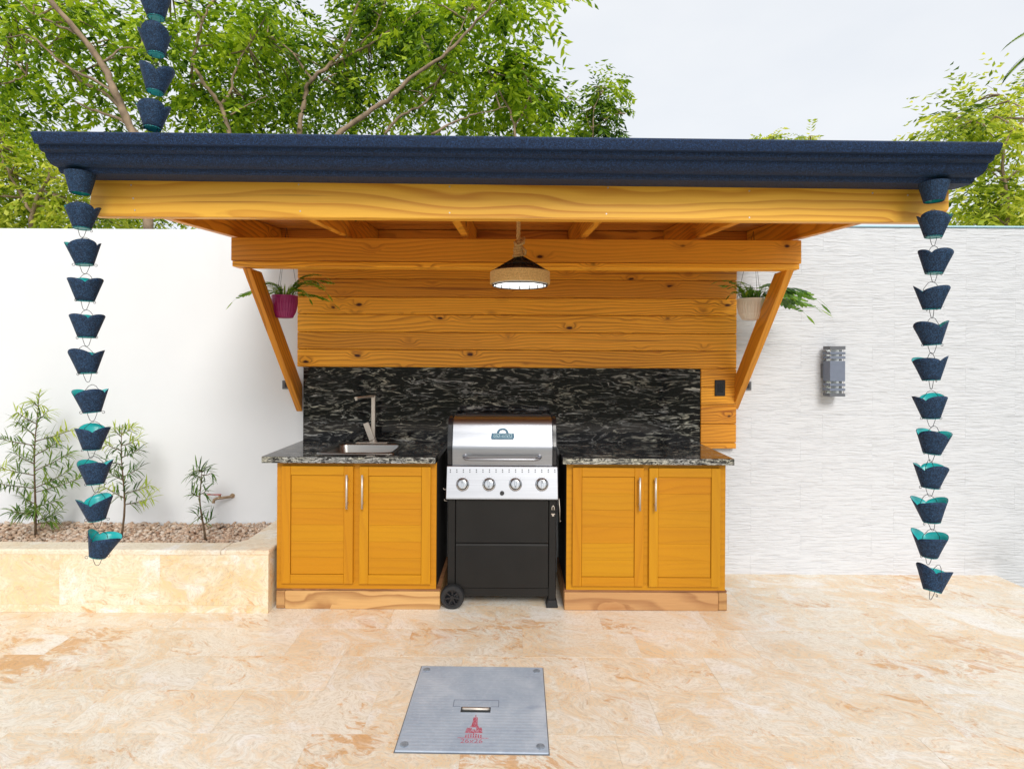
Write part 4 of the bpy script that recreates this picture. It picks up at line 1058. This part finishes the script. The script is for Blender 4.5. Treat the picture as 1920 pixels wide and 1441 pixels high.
# ------------------------------------------------------------------ long-leaved plants in the planter
def long_plant(px, pyb, pyt, Y, label, branches, seedv, dense=1.0, grp='young long-leaved plants in the planter'):
    rr = random.Random(seedv); B0 = at(px, pyb, Y); Tp = at(px+(3 if px < 300 else -10), pyt, Y); H = Tp.z-B0.z; B0.z = .325
    o = thing('young_plant', B0, label, 'plant', grp)
    q = MB(); stem = [B0+(Tp-B0)*t_+Vector((.012*math.sin(t_*5+seedv), .01*math.sin(t_*7), 0)) for t_ in [i/10 for i in range(11)]]
    q.tube(stem, [.0075*(1-t_/13) for t_ in range(11)], 7)
    def sp(t_): i = min(9, int(t_*10)); return stem[i].lerp(stem[i+1], t_*10-i)
    V, Fq, V2, F2 = [], [], [], []
    def tuft(P, d, length, n, ll, fresh=False):
        for i in range(n):
            t_ = (i+.5)/n; b0 = P+d*length*t_; az = rr.uniform(0, 6.28)
            u = d.orthogonal().normalized(); v = d.cross(u); dd = (u*math.cos(az)+v*math.sin(az)+d*rr.uniform(.3, 1.1))
            leaf_strip(V2 if fresh and t_ > .35 else V, F2 if fresh and t_ > .35 else Fq, b0, dd, ll*rr.uniform(.7, 1.15), .0085, rr.uniform(.5, 1.3), 4, rr.uniform(-.6, .6))
    for (t_, azd, ln, el, fresh) in branches:
        P = sp(t_); a = R(azd); d = Vector((math.cos(a)*math.cos(el), math.sin(a)*math.cos(el), math.sin(el)))
        q.tube([P, P+d*ln*.5+Vector((0, 0, -.005)), P+d*ln], [.0035, .0028, .0015], 5)
        tuft(P+d*ln*.15, d, ln*.9, int(38*dense*(ln/.2)**.8)+6, .090, fresh)
    for i in range(int(110*dense)):
        t_ = rr.uniform(.30, 1.0); P = sp(min(.999, t_)); a = rr.uniform(0, 6.28); leaf_strip(V2 if t_ > .86 else V, F2 if t_ > .86 else Fq, P, Vector((math.cos(a), math.sin(a), rr.uniform(.2, 1.1))), rr.uniform(.06, .11), .008, rr.uniform(.5, 1.2), 4)
    q.build('stem', M['stem'], o)
    link('leaves', pymesh('leaves', [Vector(v)-o.location for v in V], Fq, M['needle'], True), o, o.location)
    if V2: link('new_leaves', pymesh('new_leaves', [Vector(v)-o.location for v in V2], F2, M['needle_new'], True), o, o.location)
    return o
rr = random.Random(2)
br = [(.08+.02*i, az, .13, .25, False) for i, az in enumerate((0, 60, 130, 190, 250, 310, 20, 160))]
br += [(.30, 0, .30, .30, False), (.33, 178, .30, .12, False), (.33, 20, .22, .5, False), (.42, 184, .27, .25, True), (.45, 8, .24, .5, False), (.50, 170, .18, .4, False),
       (.56, 5, .18, .55, False), (.63, 185, .27, .22, False), (.66, 0, .25, .3, True), (.70, 175, .16, .6, False), (.78, 182, .15, .55, True), (.80, 10, .10, .8, True), (.9, 190, .05, .8, True)]
long_plant(66, 1003, 735, 3.68, 'tallest of the three young plants, bushy and long-leaved, at the left of the planter', br, 3, 1.0)
br = [(.30, 0, .17, .25, True), (.36, 180, .16, .5, True), (.40, 15, .15, .3, True), (.52, 175, .12, .45, False), (.55, 0, .12, .5, False), (.66, 190, .10, .3, False), (.72, 10, .12, .45, False), (.78, 180, .12, .4, True), (.82, 0, .12, .4, True), (.9, 170, .08, .7, True), (.92, 20, .08, .6, True)]
long_plant(228, 1002, 797, 3.62, 'slender long-leaved plant, middle of the three in the planter', br, 6, .85)
br = [(.22, 10, .06, .6, False), (.28, 170, .06, .7, False), (.62, 185, .06, .5, False), (.66, 0, .05, .5, False), (.90, 185, .07, .2, False), (.92, 0, .07, .2, False), (.96, 90, .04, .4, False), (.97, 270, .04, .4, False), (.98, 200, .03, .4, False)]
long_plant(384, 1004, 880, 3.60, 'smallest young plant with a leafy top, near the red tap', br, 9, .45)

# ------------------------------------------------------------------ trees behind the wall
def limb(q, pts, r0, r1, n=7, sub=5, jit=.012):
    pts = [Vector(p) for p in pts]
    if (pts[1]-pts[0]).length > 2*(pts[2]-pts[1]).length if len(pts) > 2 else False:
        pts.insert(1, pts[1]+(pts[0]-pts[1]).normalized()*(pts[2]-pts[1]).length)
    # catmull-rom through the points
    P = [Vector(p) for p in pts]; P = [P[0]*2-P[1]]+P+[P[-1]*2-P[-2]]; out_ = []
    for i in range(1, len(P)-2):
        for k in range(sub):
            t_ = k/sub; a, b_, c, d = P[i-1], P[i], P[i+1], P[i+2]
            out_.append(.5*((2*b_)+(c-a)*t_+(2*a-5*b_+4*c-d)*t_*t_+(3*b_-a-3*c+d)*t_**3)+Vector((random.uniform(-jit, jit), random.uniform(-jit, jit), random.uniform(-jit, jit))))
    out_.append(P[-2]); m = len(out_)
    q.tube(out_, [.43*(r0+(r1-r0)*i/(m-1))*(1+.10*math.sin(i*1.7+r0*90)) for i in range(m)], n); return out_
def clump(V, Fq, c, rad, nleaf, ls, rr):
    """a few drooping twigs carrying paired leaflets"""
    nt_ = max(2, nleaf//11)
    for _ in range(nt_):
        u = Vector((rr.gauss(0, 1), rr.gauss(0, 1), rr.gauss(0, .8))).normalized()
        p = c+u*rad*rr.uniform(0, .6); d = (u+Vector((0, 0, -.25))).normalized(); st = rad*.16
        for i in range(nleaf//nt_):
            s = d.cross(Vector((0, 0, 1)));
            if s.length < .1: s = Vector((1, 0, 0))
            s.normalize(); k = 1 if i % 2 else -1
            dd = (s*k+d*.7+Vector((rr.uniform(-.3, .3), rr.uniform(-.3, .3), rr.uniform(-.7, .15)))).normalized()
            nrm = (Vector((0, 0, 1))+Vector((rr.gauss(0, .5), rr.gauss(0, .5), 0))).normalized(); w_ = dd.cross(nrm)
            if w_.length < .05: continue
            w_.normalize(); L3 = ls*rr.uniform(.7, 1.3); W = L3*rr.uniform(.17, .26); up = dd.cross(w_)*(L3*.10)
            n0 = len(V); V += [p[:], tuple(p+dd*L3*.45+w_*W+up), tuple(p+dd*L3), tuple(p+dd*L3*.45-w_*W+up)]
            Fq += [(n0, n0+1, n0+2), (n0, n0+2, n0+3)]
            p = p+d*st; d = (d+Vector((rr.uniform(-.1, .1), rr.uniform(-.1, .1), -.09))).normalized()
def tree(label, base, limbs, blobs, leafmat, seedv, bark='bark', ls=.115, crad=.33, per=66, grp='trees behind the wall', twigs=True):
    rr = random.Random(seedv); o = thing('leafy_tree', base, label, 'tree', grp)
    q = MB(); skel = []
    for pts, r0, r1 in limbs: skel += limb(q, pts, r0, r1)
    V, Fq = [], []
    cen = []
    for (px, py, rx, ry, Ya, Yb, n) in blobs:
        n = max(2, int(n*.84)); Ya += .25; Yb += .6
        for _ in range(n):
            a = rr.uniform(0, 6.28); r_ = math.sqrt(rr.random()); Y = rr.uniform(Ya, Yb)
            c_ = at(px+rx*r_*math.cos(a), py+ry*r_*math.sin(a), Y)
            if n < 12 or mnoise.noise(c_*1.25+Vector((3.3, 0, 1.7))) > -.05: cen.append(c_)
    for c in cen:
        clump(V, Fq, c, crad*rr.uniform(.7, 1.25), per, ls, rr)
    if twigs:
        for c in cen[::3]:
            best = min(skel, key=lambda s: (s-c).length)
            if (best-c).length < 1.7: mid = best.lerp(c, .5)+Vector((rr.uniform(-.1, .1), rr.uniform(-.1, .1), rr.uniform(0, .12))); q.tube([best, mid, c], [.014, .009, .004], 5)
    q.build('trunk', M[bark], o)
    link('crown', pymesh('crown', [Vector(v)-o.location for v in V], Fq, M[leafmat]), o, o.location)
    return o
def G(px, Y): p = at(px, 600, Y); return Vector((p.x, Y, -.62))
# tree with the long leaning limb at the far left
tree('spreading tree with a thick bent limb at the far left behind the wall', G(330, 6.4),
     [([G(330, 6.4), at(270, 300, 6.4), at(240, 235, 6.4), at(215, 170, 6.3), at(190, 118, 6.3), at(150, 66, 6.2), at(95, 0, 6.1), at(60, -60, 6.0)], .13, .055),
      ([at(262, 280, 6.5), at(215, 190, 6.8), at(150, 150, 7.0), at(100, 100, 7.0), at(20, 60, 7.0)], .055, .02),
      ([at(300, 300, 6.4), at(240, 232, 6.6), at(170, 205, 6.8), at(140, 190, 6.9)], .06, .02),
      ([at(190, 118, 6.3), at(230, 92, 6.4), at(275, 92, 6.5)], .03, .012), ([at(150, 66, 6.2), at(70, 30, 6.3), at(30, 0, 6.3)], .035, .015),
      ([at(0, 160, 6.6), at(30, 150, 6.6), at(50, 140, 6.7)], .03, .015), ([at(215, 170, 6.3), at(120, 120, 6.5), at(60, 70, 6.5), at(10, 70, 6.6)], .04, .015)],
     [(60, 40, 130, 70, 5.9, 7.6, 60), (190, 50, 110, 70, 6.2, 7.8, 42), (60, 150, 120, 70, 6.0, 7.8, 50), (190, 185, 90, 60, 6.5, 8.0, 34), (300, 130, 60, 90, 6.8, 8.2, 26),
      (40, 250, 90, 50, 6.4, 8.0, 30)], 'leaf', 11)
tree('bushy yellow-green tree low above the wall at the left edge', G(60, 6.9),
     [([G(60, 6.9), at(60, 400, 6.9), at(90, 330, 6.9), at(110, 270, 7.0)], .08, .03), ([at(60, 400, 6.9), at(20, 330, 6.9), at(-10, 270, 7.0)], .05, .02)],
     [(40, 330, 130, 90, 6.2, 7.6, 95), (120, 400, 160, 45, 6.4, 8.0, 62), (-10, 400, 60, 40, 6.4, 7.4, 20), (260, 410, 80, 30, 7, 8.5, 22)], 'leaf_yellow', 12, ls=.10)
tree('forked tree standing behind the gutter left of centre', G(470, 7.2),
     [([G(470, 7.2), at(437, 320, 7.2), at(428, 240, 7.2), at(412, 195, 7.2), at(385, 160, 7.1), at(362, 115, 7.1), at(370, 80, 7.1), at(380, 40, 7.0), at(400, 0, 7.0)], .085, .03),
      ([at(415, 195, 7.2), at(432, 170, 7.3), at(445, 120, 7.3), at(470, 80, 7.4)], .05, .02), ([at(380, 40, 7.0), at(350, 5, 7.0), at(320, -30, 7)], .028, .015),
      ([at(430, 215, 7.2), at(470, 195, 7.3), at(500, 180, 7.4)], .02, .01)],
     [(340, 40, 100, 60, 6.6, 8.4, 44), (450, 55, 90, 70, 6.8, 8.6, 52), (440, 160, 100, 60, 7.0, 8.8, 46), (370, 210, 90, 45, 6.8, 8.6, 24), (500, 215, 70, 40, 7.2, 8.8, 22)], 'leaf', 13)
tree('tall tree with pale bent trunk behind the middle of the gutter', G(550, 7.6),
     [([G(550, 7.6), at(556, 320, 7.6), at(562, 235, 7.6), at(572, 180, 7.6), at(584, 148, 7.5), at(618, 122, 7.5), at(650, 75, 7.5), at(668, 20, 7.4), at(690, -30, 7.4)], .105, .03),
      ([at(618, 122, 7.5), at(680, 90, 7.6), at(735, 55, 7.7), at(790, 20, 7.7)], .045, .018), ([at(675, 85, 7.6), at(705, 50, 7.6), at(722, 0, 7.6)], .028, .012),
      ([at(584, 148, 7.5), at(540, 90, 7.6), at(500, 70, 7.7)], .04, .015), ([at(605, 150, 7.5), at(632, 138, 7.5)], .03, .012)],
     [(560, 40, 110, 65, 7.0, 9.2, 62), (670, 45, 100, 65, 7.2, 9.2, 56), (560, 150, 90, 60, 7.4, 9.0, 40), (650, 170, 90, 60, 7.4, 9.2, 44), (590, 225, 110, 30, 7.2, 9.0, 24), (760, 60, 60, 60, 7.4, 9.2, 24)], 'leaf_dark', 14)
tree('tree with long straight limb rising to the right behind the gutter', G(560, 6.6),
     [([G(560, 6.6), at(600, 300, 6.6), at(640, 248, 6.6), at(700, 205, 6.6), at(738, 178, 6.6), at(765, 148, 6.6), at(830, 105, 6.5), at(880, 55, 6.5), at(915, 18, 6.4), at(945, -20, 6.4)], .095, .022),
      ([at(720, 250, 6.9), at(755, 215, 7.0), at(800, 190, 7.1), at(830, 130, 7.2)], .045, .018), ([at(830, 105, 6.5), at(860, 60, 6.6), at(880, 20, 6.6)], .025, .01),
      ([at(810, 252, 6.8), at(850, 230, 6.8), at(890, 215, 6.8), at(950, 200, 6.8)], .04, .012)],
     [(800, 25, 80, 40, 6.4, 8.2, 30), (880, 30, 50, 45, 6.2, 7.6, 22), (945, 5, 55, 18, 6.2, 7.4, 13), (1010, 5, 20, 8, 6.3, 6.8, 3), (960, 32, 25, 20, 6.2, 6.8, 4), (840, 110, 80, 50, 6.6, 8.4, 34), (760, 180, 70, 55, 6.8, 8.4, 34), (870, 190, 85, 55, 6.8, 8.4, 46)], 'leaf', 15)
tree('drooping bright green tree right of the long limb', G(970, 7.0),
     [([G(970, 7.0), at(970, 300, 7.0), at(960, 220, 7.0), at(935, 170, 7.0), at(915, 130, 7.0)], .06, .015), ([at(965, 240, 7.0), at(990, 190, 7.0), at(985, 140, 7.0)], .03, .01)],
     [(955, 120, 45, 40, 6.5, 7.6, 17), (985, 170, 42, 45, 6.5, 7.6, 26), (960, 215, 70, 40, 6.5, 7.8, 36), (1010, 225, 20, 25, 6.6, 7.2, 7)], 'leaf', 16, ls=.115, crad=.25)
tree('small sparse tree with blown crown in the sky gap right of the big trees', G(1100, 9.0),
     [([G(1100, 9), at(1105, 320, 9), at(1112, 250, 9), at(1115, 200, 9), at(1135, 165, 9)], .05, .012), ([at(1112, 250, 9), at(1090, 200, 9), at(1060, 185, 9), at(1030, 205, 9)], .012, .006), ([at(1112, 240, 9), at(1150, 215, 9), at(1175, 212, 9)], .014, .006)],
     [(1140, 168, 24, 22, 8.7, 9.3, 9), (1110, 205, 20, 35, 8.7, 9.3, 9), (1150, 213, 30, 10, 8.7, 9.3, 6), (1110, 245, 48, 14, 8.7, 9.3, 12), (1058, 190, 16, 12, 8.7, 9.3, 3)], 'leaf_dark', 17, ls=.105, crad=.22)
tree('low yellowish treetop just showing over the right half of the gutter', G(1465, 12),
     [([G(1465, 12), at(1465, 350, 12), at(1450, 260, 12)], .06, .02), ([at(1465, 320, 12), at(1510, 270, 12), at(1520, 255, 12)], .03, .01)],
     [(1440, 262, 22, 8, 11.5, 12.5, 9), (1422, 270, 14, 4, 11.5, 12.5, 3), (1515, 264, 10, 6, 11.5, 12.5, 5), (1475, 300, 70, 18, 11.5, 12.5, 14)], 'leaf_yellow', 18, ls=.11, crad=.24)
tree('wide yellow-green tree above the tiled wall at the right edge', G(1900, 6.6),
     [([G(1900, 6.6), at(1890, 380, 6.6), at(1880, 290, 6.6), at(1900, 245, 6.6), at(1935, 215, 6.6)], .06, .015), ([at(1880, 290, 6.6), at(1850, 240, 6.6), at(1800, 220, 6.6)], .015, .006), ([at(1885, 340, 6.6), at(1830, 300, 6.6)], .02, .01), ([at(1900, 245, 6.6), at(1890, 190, 6.6), at(1850, 160, 6.6)], .008, .004)],
     [(1825, 225, 55, 30, 6.2, 7.2, 26), (1780, 250, 26, 14, 6.2, 7.0, 8), (1900, 195, 22, 26, 6.2, 7.2, 7), (1905, 290, 60, 50, 6.2, 7.6, 34), (1860, 360, 80, 50, 6.2, 7.8, 62), (1930, 390, 50, 40, 6.2, 7.4, 24), (1820, 405, 60, 25, 6.4, 8.0, 22)], 'leaf_yellow', 19, ls=.10)
# a palm just outside the frame, its frond tips showing at the right edge
pb = G(2040, 7.5); po = thing('palm_tree', pb, 'palm whose dark frond tips poke in at the top right edge', 'palm')
q = MB(); cr = at(2040, 60, 7.5); q.tube([pb, pb.lerp(cr, .5)+Vector((.05, 0, 0)), cr], [.13, .10, .08], 10); q.build('trunk', M['bark_dark'], po)
V, Fq = [], []; rr = random.Random(4)
for k in range(14):
    a = 2*math.pi*k/14+.2; el = rr.uniform(.0, .7); d = Vector((math.cos(a)*math.cos(el), math.sin(a)*math.cos(el), math.sin(el))); p = cr-pb
    for i in range(22):
        s = d.cross(Vector((0, 0, 1))).normalized(); st = .045
        for kk in (-1, 1): leaf_strip(V, Fq, p, s*kk+d*1.2, .30*(1-.5*i/22), .018, .5, 3)
        n0 = len(V); q1 = p+d*st; V += [tuple(p-s*.006), tuple(p+s*.006), tuple(q1+s*.006), tuple(q1-s*.006)]; Fq.append((n0, n0+1, n0+2, n0+3)); p = q1
        d = (d+Vector((0, 0, -.07))).normalized()
link('fronds', pymesh('fronds', V, Fq, M['leaf_dark']), po, po.location)
